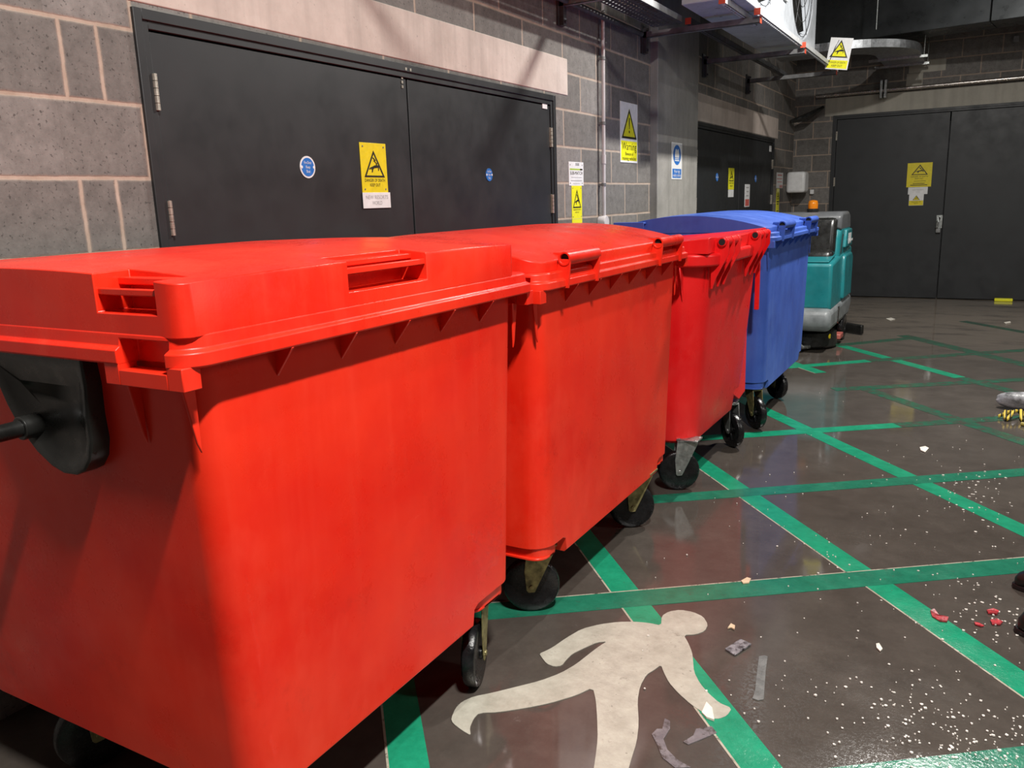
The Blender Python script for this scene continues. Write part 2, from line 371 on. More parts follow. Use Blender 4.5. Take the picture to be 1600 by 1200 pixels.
# handle of the far door
b = B(); prism(b, [(1.825, .915), (1.90, .915), (1.90, 1.085), (1.825, 1.085)], Vector((0, YB, 0)), *BW, -.004, .012); lk = link('lock_plate', b, ZINC, d3, .004)
b = B(); tube(b, [(1.86, YB-.01, 1.05), (1.86, YB-.06, 1.05), (1.845, YB-.07, 1.0), (1.84, YB-.06, .93)], .016, 10); link('lock_handle', b, ZINC, d3, smooth=True)
b = B(); box(b, 1.83, 1.885, YB-.04, YB-.002, .86, .915); link('padlock', b, GREYSTEEL, d3, .006)

struct('light_stop_panels', (lambda b: (box(b, -.5, -.31, YF, YB+.6, -.2, HC), box(b, -.5, XR+.3, YB+.31, YB+.5, -.2, HC), b)[2])(B()), DARKSTEEL)  # unseen panels added to stop world light leaking through the door gaps
# ------------------------------------------------------------------ floor paint (parts of the floor)
def strip(a, b_, w, z=.0012):
    a = Vector((*a, 0)); b_ = Vector((*b_, 0)); d = (b_-a).normalized(); n = Vector((-d.y, d.x, 0))*w/2; bm = B()
    prism(bm, [(p.x, p.y) for p in (a-n, b_-n, b_+n, a+n)], Vector((0, 0, 0)), EX, EY, EZ, .0002, z); return bm
def gl(a, b_, w=.102, mat=GREEN, z=.0012, edge=False):
    o = link('painted_line', strip(a, b_, w, z), mat, fl)
    if edge:
        A = Vector(a); Bv = Vector(b_); d = (Bv-A).normalized(); n = Vector((-d.y, d.x))*edge*(w/2+.003)
        link('line_edge', strip(A+n, Bv+n, .007, z*.8), EDGE, fl)
sd = Vector((math.cos(math.radians(-48.3)), math.sin(math.radians(-48.3)))); sn = Vector((-sd.y, sd.x))
def sline(off, t0, t1, **k): gl(sn*off+sd*t0, sn*off+sd*t1, **k)
# t runs along the line; x = off*sn.x + t*sd.x
def tx(off, x): return (x - sn.x*off)/sd.x
sline(1.856, tx(1.856, .3), tx(1.856, 2.2), edge=-1)
sline(2.724, tx(2.724, .3), tx(2.724, 2.9), edge=-1)
sline(3.634, tx(3.634, .3), tx(3.634, 3.9), edge=-1)
sline(4.514, tx(4.514, .3), tx(4.514, 1.9)); sline(4.514, tx(4.514, 1.9), tx(4.514, 4.2), z=.001)
sline(5.524, tx(5.524, .5), tx(5.524, 1.32), edge=-1); sline(5.50, tx(5.50, 1.66), tx(5.50, 2.4), mat=GREENF); sline(5.50, tx(5.50, 2.4), tx(5.50, 4.6), mat=GREENF)
sline(6.375, tx(6.375, 1.0), tx(6.375, 2.3)); sline(6.375, tx(6.375, 2.3), tx(6.375, 4.8), mat=GREENF)
gl((1.75, 8.93), (3.6, 6.66), mat=GREENF, w=.13); gl((2.25, 10.1), (4.2, 7.9), mat=GREENF)
tdn = Vector((math.cos(math.radians(36.2)), math.sin(math.radians(36.2)))); tn = Vector((-tdn.y, tdn.x))
def tline(off, x0, x1, **k):
    f = lambda x: (x - tn.x*off)/tdn.x
    gl(tn*off+tdn*f(x0), tn*off+tdn*f(x1), **k)
tline(.248, .6, 4.3, w=.115, z=.0016, mat=GREENM)
tline(1.266, .3, 4.0, w=.118, z=.0016, edge=1, mat=GREENM)
tline(2.23, .3, 3.1, w=.105, z=.0016, mat=GREENM)
tline(3.17, .2, 2.0, w=.10, z=.0016); tline(3.17, 2.0, 3.0, w=.10, z=.0016, mat=GREENF)
gl((1.5, 6.25), (3.4, 7.55), mat=GREENF, z=.0016); gl((1.0, 6.93), (1.6, 7.46), z=.0016); gl((1.6, 7.46), (3.0, 8.6), mat=GREENF, z=.0016)
gl((1.2, 8.1), (1.9, 8.85), mat=GREENF, z=.0016)
MAN = [(1.5046, 2.5012), (1.5114, 2.5254), (1.5202, 2.5396), (1.5395, 2.5578), (1.5551, 2.5646), (1.5825, 2.5667), (1.5996, 2.564), (1.6238, 2.5538), (1.6377, 2.5414), (1.6554, 2.5145), (1.662, 2.4966), (1.6639, 2.47), (1.6606, 2.4539), (1.6486, 2.4323), (1.6375, 2.4208), (1.6161, 2.4081), (1.6148, 2.3957), (1.632, 2.3714), (1.6435, 2.3532), (1.6608, 2.3228), (1.6692, 2.3056), (1.6774, 2.2842), (1.685, 2.2633), (1.6999, 2.222), (1.7117, 2.1977), (1.7323, 2.1664), (1.747, 2.148), (1.7703, 2.1244), (1.7859, 2.1105), (1.8092, 2.0925), (1.8246, 2.0848), (1.8473, 2.0797), (1.8543, 2.0702), (1.8527, 2.0468), (1.849, 2.0343), (1.8399, 2.0201), (1.8336, 2.0138), (1.8241, 2.009), (1.8141, 2.0106), (1.7936, 2.0201), (1.7788, 2.0275), (1.7546, 2.0399), (1.7364, 2.0517), (1.7058, 2.0747), (1.6874, 2.0901), (1.6629, 2.1134), (1.6483, 2.1304), (1.6289, 2.1579), (1.6185, 2.1738), (1.6065, 2.1938), (1.6008, 2.1935), (1.5956, 2.1726), (1.5914, 2.1587), (1.584, 2.1378), (1.5824, 2.1176), (1.585, 2.0775), (1.5897, 2.0501), (1.6009, 2.0078), (1.6131, 1.9736), (1.6385, 1.9135), (1.6515, 1.8782), (1.6653, 1.8328), (1.6725, 1.8026), (1.6805, 1.7576), (1.6858, 1.7286), (1.6939, 1.6867), (1.7011, 1.6666), (1.7144, 1.6485), (1.7281, 1.6411), (1.7558, 1.6371), (1.769, 1.632), (1.7812, 1.6204), (1.7685, 1.6022), (1.7184, 1.5591), (1.6898, 1.5503), (1.6541, 1.567), (1.6339, 1.5982), (1.6091, 1.675), (1.5953, 1.7166), (1.5786, 1.7646), (1.5656, 1.7971), (1.543, 1.8466), (1.528, 1.8785), (1.5053, 1.9245), (1.4909, 1.951), (1.4703, 1.9842), (1.458, 1.9838), (1.442, 1.9492), (1.4265, 1.924), (1.396, 1.8831), (1.3748, 1.8583), (1.3417, 1.8248), (1.3191, 1.8038), (1.2848, 1.7741), (1.2637, 1.7586), (1.235, 1.7416), (1.2256, 1.7302), (1.226, 1.7126), (1.2286, 1.6989), (1.2359, 1.675), (1.2425, 1.6616), (1.2549, 1.6452), (1.2523, 1.6413), (1.232, 1.6461), (1.2172, 1.6506), (1.1934, 1.6595), (1.1821, 1.6655), (1.1724, 1.6748), (1.166, 1.6872), (1.1565, 1.7151), (1.1533, 1.7314), (1.1532, 1.7523), (1.1565, 1.7667), (1.1666, 1.7891), (1.1783, 1.805), (1.2031, 1.8307), (1.2198, 1.8494), (1.2451, 1.8799), (1.2643, 1.9031), (1.2965, 1.942), (1.3149, 1.9681), (1.3375, 2.0076), (1.3494, 2.0341), (1.3621, 2.0745), (1.3687, 2.1025), (1.3757, 2.1464), (1.3802, 2.1726), (1.3867, 2.2073), (1.391, 2.226), (1.3972, 2.2474), (1.3939, 2.2508), (1.3777, 2.2395), (1.3676, 2.2256), (1.3536, 2.1951), (1.3451, 2.1753), (1.3335, 2.1466), (1.3293, 2.1283), (1.328, 2.1023), (1.328, 2.0872), (1.3293, 2.0678), (1.326, 2.0579), (1.3149, 2.0475), (1.3052, 2.045), (1.2874, 2.0479), (1.2749, 2.0544), (1.2553, 2.0708), (1.246, 2.0791), (1.2378, 2.0873), (1.2373, 2.0954), (1.2444, 2.1114), (1.2486, 2.1222), (1.2544, 2.1389), (1.2589, 2.1584), (1.2668, 2.2002), (1.2737, 2.2295), (1.2866, 2.2754), (1.2994, 2.3019), (1.3249, 2.3354), (1.3433, 2.355), (1.373, 2.3801), (1.3923, 2.3935), (1.4205, 2.4086), (1.44, 2.4166), (1.4705, 2.4255), (1.489, 2.4287), (1.5143, 2.4295), (1.5186, 2.4424), (1.5064, 2.4804)]
b = B(); prism(b, MAN, Vector((0, 0, 0)), EX, EY, EZ, .0005, .0024); tag(link('pedestrian_symbol', b, WPAINT, fl), 'worn white painted walking figure')

# ------------------------------------------------------------------ wheeled bins
def caster(parent, x, y, ang, mat, plate_z, top_only=False):
    """swivel caster: wheel centre (x, y), rolling direction ang"""
    R = .1; d = Vector((math.cos(ang), math.sin(ang), 0)); ax = Vector((-d.y, d.x, 0)); c = Vector((x, y, R+.001))
    M = Matrix.Translation(c) @ ax.to_track_quat('Z', 'Y').to_matrix().to_4x4()
    cs = bpy.data.objects.new('caster', None); C.objects.link(cs); cs.parent = parent; cs.empty_display_size = .05
    b = B(); lathe(b, [(.058, -.021), (.088, -.022), (.097, -.017), (R, -.007), (R, .007), (.097, .017), (.088, .022), (.058, .021), (.056, .010), (.02, .010), (.02, .026), (.008, .026), (.008, -.026), (.02, -.026), (.02, -.010), (.056, -.010)], M, 36)
    for k in range(5):
        a = 2*math.pi*k/5; u = M.to_3x3() @ Vector((math.cos(a), math.sin(a), 0)); v = M.to_3x3() @ Vector((-math.sin(a), math.cos(a), 0))
        prism(b, [(.018, -.006), (.058, -.005), (.058, .005), (.018, .006)], c, u, v, ax, -.017, .017)
    wh = link('wheel', b, RUB, cs, .002)
    piv = c + d*.05
    b = B()
    for s in (-1, 1):
        n0, n1 = s*.029, s*.033
        prism(b, [(-.018, -.012), (-.012, -.02), (.012, -.018), (.03, .02), (.086, plate_z-R-.02), (.086, plate_z-R-.004), (-.012, plate_z-R-.004), (-.024, .06)], c, d, EZ, ax, n0, n1)
    prism(b, [(-.012, -.033), (.086, -.033), (.086, .033), (-.012, .033)], Vector((c.x, c.y, plate_z-.014)), d, ax, EZ, 0, .008)
    tube(b, [c-ax*.038, c+ax*.038], .009, 10)
    link('fork', b, mat, cs, .0015)
    b = B(); pc = piv; prism(b, [(-.052, -.045), (.052, -.045), (.052, .045), (-.052, .045)], Vector((pc.x, pc.y, plate_z-.006)), EX, EY, EZ, 0, .008)
    tube(b, [(pc.x, pc.y, plate_z-.016), (pc.x, pc.y, plate_z-.004)], .028, 16)
    for q in ((-.04, -.033), (.04, -.033), (.04, .033), (-.04, .033)): tube(b, [(pc.x+q[0], pc.y+q[1], plate_z-.012), (pc.x+q[0], pc.y+q[1], plate_z+.004)], .008, 6)
    link('mounting_plate', b, mat, cs, .001)
    return cs
def bin_shell(r, x0, x1, y0, y1, mat, zb=.235, zr=1.16, ov=.046, bot=.060, ky=1.6, notch=.23, nz=.302, rbot=.10, rtop=.05, pockets=True, rim_h=.052, nnear=None, cornerblocks=(1, 1, 1, 1)):
    def ring(z, ins, rad):
        iy = ov*1.15+(bot*ky-ov*1.15)*(ins-ov)/(bot-ov)
        return rr(x0+ins, x1-ins, y0+iy, y1-iy, rad, z, 8)
    boty = bot*ky
    def ins(z): return bot + (ov-bot)*(z-zb)/(zr-zb)
    b = B(); rad = lambda z: rbot + (rtop-rbot)*(z-zb)/(zr-zb)
    zs = [zb, zb+.012] + [zb+.05+(zr-zb-.05)*i/8 for i in range(9)]
    rings = [ring(zb, bot+.012, rbot)] + [ring(z, ins(z), rad(z)) for z in zs[1:]]
    loft(b, rings)
    NN = {1: notch if nnear is None else nnear, -1: notch}
    cut = []
    for cx, sx in ((x0, 1), (x1, -1)):
        for cy, sy in ((y0, 1), (y1, -1)):
            if NN[sy] <= 0: continue
            cb = B(); X = cx+sx*(bot+.20)
            # sloped-sided pocket
            pts = [(cy-sy*.05, .1), (cy+sy*(boty+NN[sy]+.035), .1), (cy+sy*(boty+NN[sy]), nz-.01), (cy+sy*(boty+NN[sy]-.02), nz), (cy-sy*.05, nz)]
            prism(cb, [(p[0], p[1]) for p in pts], Vector((min(cx-sx*.05, X), 0, 0)), EY, EZ, EX, 0, abs(X-(cx-sx*.05))); cut.append(cb)
    b = boolean(b, cut)
    # recessed caster seat in every corner
    for cx, sx in ((x0, 1), (x1, -1)):
        for cy, sy in ((y0, 1), (y1, -1)):
            if NN[sy] <= 0: continue
            xs = sorted((cx+sx*(bot+.012), cx+sx*(bot+.19))); ys = sorted((cy+sy*(boty+.012), cy+sy*(boty+NN[sy]-.02)))
            loft(b, [rr(xs[0]+.004, xs[1], ys[0]+.004, ys[1], .05, nz-.042, 5), rr(xs[0], xs[1], ys[0], ys[1], .05, nz+.003, 5)])
            loft(b, [rr(xs[0]-.006, xs[1], ys[0]-.006, ys[1], .05, nz-.042, 5), rr(xs[0]-.006, xs[1], ys[0]-.006, ys[1], .05, nz-.034, 5)])
    # rim: stepped flange, hollow inside hidden by the lid
    def R_(z, i, rd=.055): return rr(x0+i, x1-i, y0+i, y1-i, rd, z, 8)
    body_bm = b; b = B()
    loft(b, [R_(zr, ov+.02), R_(zr, .004), R_(zr+.003, 0), R_(zr+rim_h*.45, 0), R_(zr+rim_h*.55, .009), R_(zr+rim_h-.004, .011), R_(zr+rim_h, .016), R_(zr+rim_h, ov+.02)])
    holes = []
    if pockets:
        for cy, sy in ((y0, 1), (y1, -1)):
            for cx, sx in ((x0, 1), (x1, -1)):
                wa, wc = sorted((cx+sx*.05, cx+sx*.175)); ya, yc = sorted((cy-sy*.02, cy+sy*.046))
                holes.append(cube_bm(wa, wc, ya, yc, zr-.03, zr+rim_h-.012))
        b = boolean(b, holes)
    merge(body_bm, b); b = body_bm
    # gussets under the rim
    def gus(px, py, nx, ny, h=.062, w=None):
        w = w or ov+.004; O = Vector((px, py, zr+.001)); N = Vector((nx, ny, 0)); T = Vector((-ny, nx, 0))
        prism(b, [(0, 0), (w, 0), (0, -h)], O, N, EZ, T, -.0035, .0035)
    k = max(5, int((y1-y0)/.19))
    for i in range(1, k):
        yy = y0+.06+(y1-y0-.12)*i/k
        gus(x1-ov-.004, yy, 1, 0); gus(x0+ov+.004, yy, -1, 0)
    kx = 4
    # lifting pockets at the corners (near and far end faces)
    if pockets:
        for cy, sy, e in ((y0, -1, 0), (y1, 1, 1)):
            for cx, sx in ((x0, 1), (x1, -1)):
                if sx == 1 and not cornerblocks[e]: continue
                a, c = sorted((cx+sx*.012, cx+sx*.215)); wa, wc = sorted((cx+sx*.05, cx+sx*.175))
                ya, yb = sorted((cy-sy*.002, cy-sy*.040)); zl = zr-.036
                box(b, a, wa, ya, yb, zl, zr+.004); box(b, wc, c, ya, yb, zl, zr+.004); box(b, wa, wc, ya, yb, zl, zr-.008)
                for gx in (cx+sx*.20, cx+sx*.055):
                    prism(b, [(0, 0), (.028, 0), (.008, -.11), (0, -.13)], Vector((gx, cy-sy*(ov*1.15+.004), zr-.03)), EY*sy, EZ, EX, -.003, .003)
    o = link('body', b, mat, r, .0035, seg=2)
    return o
def arched_lid(r, x0, x1, y0, y1, z0, zedge, zpeak, mat, hinge_side=True, rad=.05, power=1.7, cuts=(), band=.012, ylip=.0):
    """lid: straight skirt, arched across x"""
    b = B(); nx, ny = 22, 5
    def top(x):
        u = (x-x0)/(x1-x0)*2-1; return zedge + (zpeak-zedge)*(1-abs(u)**power)
    ring = rr(x0, x1, y0, y1, rad, 0, 5)
    # densify
    P = []
    for i, p in enumerate(ring):
        q = ring[(i+1) % len(ring)]; L = (q-p).length; n = max(1, int(L/.06))
        for k in range(n): P.append(p.lerp(q, k/n))
    cxm, cym = (x0+x1)/2, (y0+y1)/2
    rings = [[Vector((p.x, p.y, z0)) for p in P], [Vector((p.x, p.y, top(p.x)-.008)) for p in P]]
    def inset(p, d):
        return Vector((min(max(p.x, x0+d), x1-d), min(max(p.y, y0+d), y1-d), 0))
    for d, dz in ((.003, .002), (.010, 0)):
        rings.append([Vector((q.x, q.y, top(q.x)-dz)) for q in (inset(p, d) for p in P)])
    loft(b, rings, cap=False)
    # top surface as grid of strips
    b.verts.ensure_lookup_table(); last = [v for v in b.verts][-len(P):]
    f = b.faces.new(last); res = bmesh.ops.triangulate(b, faces=[f])
    bmesh.ops.delete(b, geom=res['faces'], context='FACES_ONLY')
    g = B(); n = len(P)
    # fill using strips along y between matched x columns
    b.free(); b = B()
    xs = [x0+.0+(x1-x0)*i/nx for i in range(nx+1)]
    def yrange(x):
        dx = min(x-x0, x1-x); 
        e = 0 if dx >= rad else rad-math.sqrt(max(0, rad*rad-(rad-dx)**2))
        return y0+e, y1-e
    xs = sorted(set(xs+[x0+rad*(1-math.cos(math.radians(a))) for a in (0, 20, 40, 60, 90)]+[x1-rad*(1-math.cos(math.radians(a))) for a in (0, 20, 40, 60, 90)]))
    cols = []
    for x in xs:
        a, c = yrange(x); cols.append([(x, a+(c-a)*j/ny) for j in range(ny+1)])
    T = [[b.verts.new((x, y, top(x)-(.006 if j in (0, ny) or i in (0, len(xs)-1) else 0))) for j, (x, y) in enumerate(cl)] for i, cl in enumerate(cols)]
    D = [[b.verts.new((x, y, z0)) for j, (x, y) in enumerate(cl)] for cl in cols]
    m = len(xs)
    for i in range(m-1):
        for j in range(ny):
            b.faces.new((T[i][j], T[i+1][j], T[i+1][j+1], T[i][j+1])); b.faces.new((D[i][j], D[i][j+1], D[i+1][j+1], D[i+1][j]))
        b.faces.new((T[i][0], D[i][0], D[i+1][0], T[i+1][0])); b.faces.new((T[i][ny], T[i+1][ny], D[i+1][ny], D[i][ny]))
    for j in range(ny):
        b.faces.new((T[0][j], T[0][j+1], D[0][j+1], D[0][j])); b.faces.new((T[m-1][j], D[m-1][j], D[m-1][j+1], T[m-1][j+1]))
    g.free()
    if cuts: b = boolean(b, list(cuts))
    return b
def bin_casters(r, x0, x1, y0, y1, spec, mat, bot=.098, nz=.302):
    pz = nz-.042
    for (cx, cy, ang) in spec:
        # cx,cy are wheel contact positions
        caster(r, cx, cy, ang, mat, pz)

BG = 'wheeled waste bins in a row along the side wall'
# --- bin 1 : lid handles to the aisle, trunnion on the near end
X0, X1, Y0, Y1 = .165, 1.255, .87, 2.10
b1 = empty('wheeled_bin', (.71, 1.48, 0), 'nearest red wheeled bin at left front with a black lifting pin on its end', 'bin', BG)
bin_shell(b1, X0, X1, Y0, Y1, RED, zr=1.163, rim_h=.058, nnear=0, notch=.22, rbot=.065)
cuts = [cube_bm(1.165, 1.40, 1.298, 1.575, 1.247, 1.45), cube_bm(1.028, 1.186, .70, .955, 1.252, 1.45)]
lid = arched_lid(b1, X0+.012, X1-.012, Y0+.012, Y1-.10, 1.214, 1.310, 1.333, RED, rad=.03, power=2.2, cuts=cuts)
lid_o = link('lid', lid, RED, b1, .004)
b = B()   # grips inside the two lid recesses
box(b, 1.226, 1.238, 1.297, 1.576, 1.282, 1.296); box(b, 1.195, 1.238, 1.297, 1.576, 1.282, 1.286); box(b, 1.165, 1.20, 1.297, 1.576, 1.296, 1.308)
link('lid_grip', b, RED, b1, .003); b = B()
box(b, 1.027, 1.187, .888, .898, 1.282, 1.294); box(b, 1.027, 1.187, .893, .93, 1.282, 1.286); box(b, 1.027, 1.187, .93, .955, 1.296, 1.309)
link('lid_grip', b, RED, b1, .003)
b = B()
box(b, .30, .98, Y0+.05, 1.80, 1.325, 1.334); link('lid_panel', b, RED, b1, .004) if False else b.free()
TR = [(0.602, 1.165), (0.942, 1.165), (0.945, 1.11), (0.938, 1.05), (0.938, 1.0), (0.926, 0.965), (0.903, 0.94), (0.872, 0.927), (0.833, 0.925), (0.797, 0.935), (0.752, 0.96), (0.707, 1.0), (0.672, 1.05), (0.642, 1.11)]
def trunnion(r, ysurf, sy, mat, pts=TR, cx=.79, pinx=.742, pinz=1.012, plen=.17):
    """lifting trunnion: thick black plate with a dished centre and a pin"""
    cen = Vector((sum(p[0] for p in pts)/len(pts), 0, sum(p[1] for p in pts)/len(pts)))
    def rg(s, y): return [Vector((cen.x+(p[0]-cen.x)*s, y, cen.z+(p[1]-cen.z)*s)) for p in pts]
    b = B(); loft(b, [rg(1.0, ysurf-sy*.06), rg(1.0, ysurf-sy*.004), rg(.985, ysurf), rg(.93, ysurf), rg(.80, ysurf-sy*.006), rg(.55, ysurf-sy*.018), rg(.3, ysurf-sy*.020)])
    pl = link('lifting_plate', b, mat, r, .003)
    b = B(); tube(b, [(pinx, ysurf-sy*.03, pinz), (pinx, ysurf+sy*.02, pinz)], .024, 18); tube(b, [(pinx, ysurf, pinz), (pinx, ysurf+sy*plen, pinz)], .017, 18)
    link('lifting_pin', b, mat, pl, .002)
trunnion(b1, .892, -1, BLK)
bin_casters(b1, X0, X1, Y0, Y1, [(1.135, 1.865, math.radians(110)), (.44, 1.10, math.radians(70)), (.32, 1.86, math.radians(20)), (1.02, 1.12, math.radians(160))], BRASS)

def hinge_tubes(r, xc, zc, spans, mat, zr, xbody, rad=.021):
    for (ya, yb) in spans:
        n = 18; b = B()
        def rg(y, R): return [Vector((xc+R*math.cos(2*math.pi*k/n), y, zc+R*math.sin(2*math.pi*k/n))) for k in range(n)]
        loft(b, [rg(ya, rad), rg(yb, rad), rg(yb, rad*.72), rg(yb-.03, rad*.72)], cap=False)
        R0 = [b.verts.new(p) for p in rg(ya, rad)]; R1 = [b.verts.new(p) for p in rg(ya, rad*.72)]; R2 = [b.verts.new(p) for p in rg(yb-.03, rad*.72)]
        for i in range(n):
            b.faces.new((R0[i], R0[(i+1) % n], R1[(i+1) % n], R1[i])); b.faces.new((R1[i], R1[(i+1) % n], R2[(i+1) % n], R2[i]))
        b.faces.new(R2)
        # end bracket legs and a lid arm
        for y in (ya+.003, yb-.010):
            prism(b, [(-.020, -.002), (-.034, zr-zc-.01), (-.034, zr-zc-.035), (.012, zr-zc-.035), (.020, -.002)], Vector((xc, y, zc)), EX, EZ, EY, 0, .008)
        ht = link('hinge_tube', b, mat, r, .0015)
        b = B(); box(b, xc-.075, xc-.012, (ya+yb)/2-.05, (ya+yb)/2+.09, zc-.012, zc+.014); link('hinge_arm', b, mat, r, .004)
        b = B(); tube(b, [(xc, ya+.012, zc), (xc, ya+.0125, zc)], rad*.70, n); tag(link('bore_shade', b, HOLE_SHADE, ht), 'dark disc painting the shade inside the tube')  # disc just inside the tube, its blackness stands in for shade

# --- bin 2
X0, X1, Y0, Y1 = .19, 1.268, 2.115, 3.515
b2 = empty('wheeled_bin', (.73, 2.8, 0), 'second red wheeled bin from the front, with round hinge tubes and a pale scuff', 'bin', BG)
bin_shell(b2, X0, X1, Y0, Y1, RED, zr=1.158, nz=.300, notch=.16, rbot=.085, bot=.062, ky=1.3)
lid = arched_lid(b2, X0+.01, X1-.03, Y0+.02, Y1-.02, 1.208, 1.245, 1.322, RED, rad=.06, power=2.0)
link('lid', lid, RED, b2, .005)
b = B(); 
for ya, yb in ((Y0+.018, Y0+.045), (Y1-.045, Y1-.018)):
    pass
b.free()
hinge_tubes(b2, X1-.004, 1.245, [(2.262, 2.50), (3.10, 3.36)], RED, 1.19, X1)
bin_casters(b2, X0, X1, Y0, Y1, [(1.075, 2.34, math.radians(29)), (1.115, 3.20, math.radians(32)), (.36, 2.36, math.radians(40)), (.36, 3.25, math.radians(10))], BRASS)
# --- bin 3 : rounded rim, open-fronted gusseted hinge arms
X0, X1, Y0, Y1 = .24, 1.345, 3.60, 4.74
b3 = empty('wheeled_bin', (.79, 4.17, 0), 'third red wheeled bin with ribbed hinge arms, directly before the blue bin', 'bin', BG)
def bin3():
    b = B()
    def ring(z, ins, rad): return rr(X0+ins, X1-ins, Y0+ins, Y1-ins*.5, rad, z, 8)
    loft(b, [ring(.235, .14, .12), ring(.25, .125, .13), ring(.5, .10, .13), ring(.8, .075, .13), ring(1.0, .06, .13), ring(1.11, .055, .13)])
    cut = []
    cb = B(); prism(cb, [(Y1-.33, .1), (Y1-.26, .36), (Y1+.1, .36), (Y1+.1, .1)], Vector((X1-.35, 0, 0)), EY, EZ, EX, 0, .5); cut.append(cb)
    b = boolean(b, cut)
    # swept wheel housing flap on the far corner
    prism(b, [(Y1-.30, .34), (Y1-.16, .58), (Y1-.03, .95), (Y1-.03, .30), (Y1-.16, .28)], Vector((X1-.16, 0, 0)), EY, EZ, EX, 0, .045)
    def R_(z, i, rd=.13): return rr(X0+i, X1-i, Y0+i, Y1-i, rd, z, 8)
    loft(b, [R_(1.105, .07), R_(1.105, .014), R_(1.112, .004), R_(1.155, .0), R_(1.165, .006), R_(1.165, .07)])
    for gy in (Y0+.14, Y0+.34):
        prism(b, [(0, 0), (.05, 0), (.0, -.12)], Vector((X1-.06, gy, 1.107)), EX, EZ, EY, -.004, .004)
    for gx in (X1-.16, X1-.34): prism(b, [(0, 0), (.05, 0), (0, -.16)], Vector((gx, Y0+.06, 1.107)), -EY, EZ, EX, -.004, .004)
    box(b, X1-.075, X1-.05, Y1-.05, Y1-.03, .78, 1.12)
    link('body', b, RED2, b3, .004)
    # lid, dished towards the front
    b = B(); rows = []
    n = 10
    for i in range(n+1):
        u = i/n; x = X0+.02+(X1-X0-.05)*u; z = 1.185+.052*u**2.2
        rows.append([(x, Y0+.015, z-.004), (x, Y0+.05, z), (x, Y0+.3, z-.012), (x, (Y0+Y1)/2, z-.016), (x, Y1-.3, z-.012), (x, Y1-.02, z)])
    T = [[b.verts.new(p) for p in r_] for r_ in rows]; D = [[b.verts.new((p[0], p[1], 1.166)) for p in r_] for r_ in rows]
    for i in range(n):
        for j in range(5):
            b.faces.new((T[i][j], T[i+1][j], T[i+1][j+1], T[i][j+1])); b.faces.new((D[i][j], D[i][j+1], D[i+1][j+1], D[i+1][j]))
        b.faces.new((T[i][0], D[i][0], D[i+1][0], T[i+1][0])); b.faces.new((T[i][5], T[i+1][5], D[i+1][5], D[i][5]))
    for j in range(5):
        b.faces.new((T[0][j], T[0][j+1], D[0][j+1], D[0][j])); b.faces.new((T[n][j], D[n][j], D[n][j+1], T[n][j+1]))
    link('lid', b, RED2, b3, .004)
    for ya in (3.72, 4.34):
        b = B()
        for y in (ya, ya+.10, ya+.20):
            prism(b, [(-.06, .02), (.008, .035), (.022, .02), (.022, -.04), (-.035, -.15), (-.05, -.20), (-.06, -.20)], Vector((X1+.012, y, 1.20)), EX, EZ, EY, -.005, .005)
        n_ = 16; tube(b, [(X1+.006, ya-.02, 1.214), (X1+.006, ya+.25, 1.214)], .021, n_)
        box(b, X1-.045, X1+.0, ya, ya+.20, 1.115, 1.16)
        h = link('hinge_arm', b, RED2, b3, .003)
        b = B(); tube(b, [(X1+.006, ya-.0215, 1.214), (X1+.006, ya-.0195, 1.214)], .015, n_); tag(link('bore_shade', b, HOLE_SHADE, h), 'dark disc painting the shade inside the tube')  # black disc on the solid tube end stands in for a shaded hollow
bin3()
for (cx, cy, a) in ((1.15, 3.745, math.radians(27)), (1.20, 4.56, math.radians(137)), (.42, 3.85, 2), (.42, 4.5, 1)): caster(b3, cx, cy, a, ZINC, .262)
# --- bin 4 : blue
X0, X1, Y0, Y1 = .30, 1.345, 4.86, 6.30
b4 = empty('wheeled_bin', (.82, 5.6, 0), 'blue wheeled bin behind the three red ones', 'bin', BG)
bin_shell(b4, X0, X1, Y0, Y1, BLUE, zr=1.15, nz=.295, notch=.15, bot=.068, ky=1.3, rbot=.08, ov=.05)
cb = [cube_bm(.33, .52, 4.7, 4.93, 1.232, 1.262)]
lid = arched_lid(b4, X0+.015, X1-.05, Y0+.01, Y1-.02, 1.203, 1.232, 1.312, BLUE, rad=.03, power=2.0)
link('lid', lid, BLUE, b4, .004)
b = B(); box(b, .36, .56, Y0-.03, Y0+.03, 1.262, 1.274); box(b, .36, .56, Y0-.035, Y0-.028, 1.225, 1.274); box(b, .42, .436, Y0-.034, Y0+.01, 1.205, 1.27); box(b, .36, .56, Y0-.034, Y0+.01, 1.203, 1.213); link('lid_grip', b, BLUE, b4, .003)
hinge_tubes(b4, X1-.005, 1.238, [(5.02, 5.32), (5.85, 6.12)], BLUE, 1.18, X1, .023)
for (cx, cy, a) in ((1.23, 5.00, math.radians(135)), (1.18, 5.83, math.radians(142)), (.48, 5.1, 2), (.48, 6.0, 1)): caster(b4, cx, cy, a, BRASS, .253)

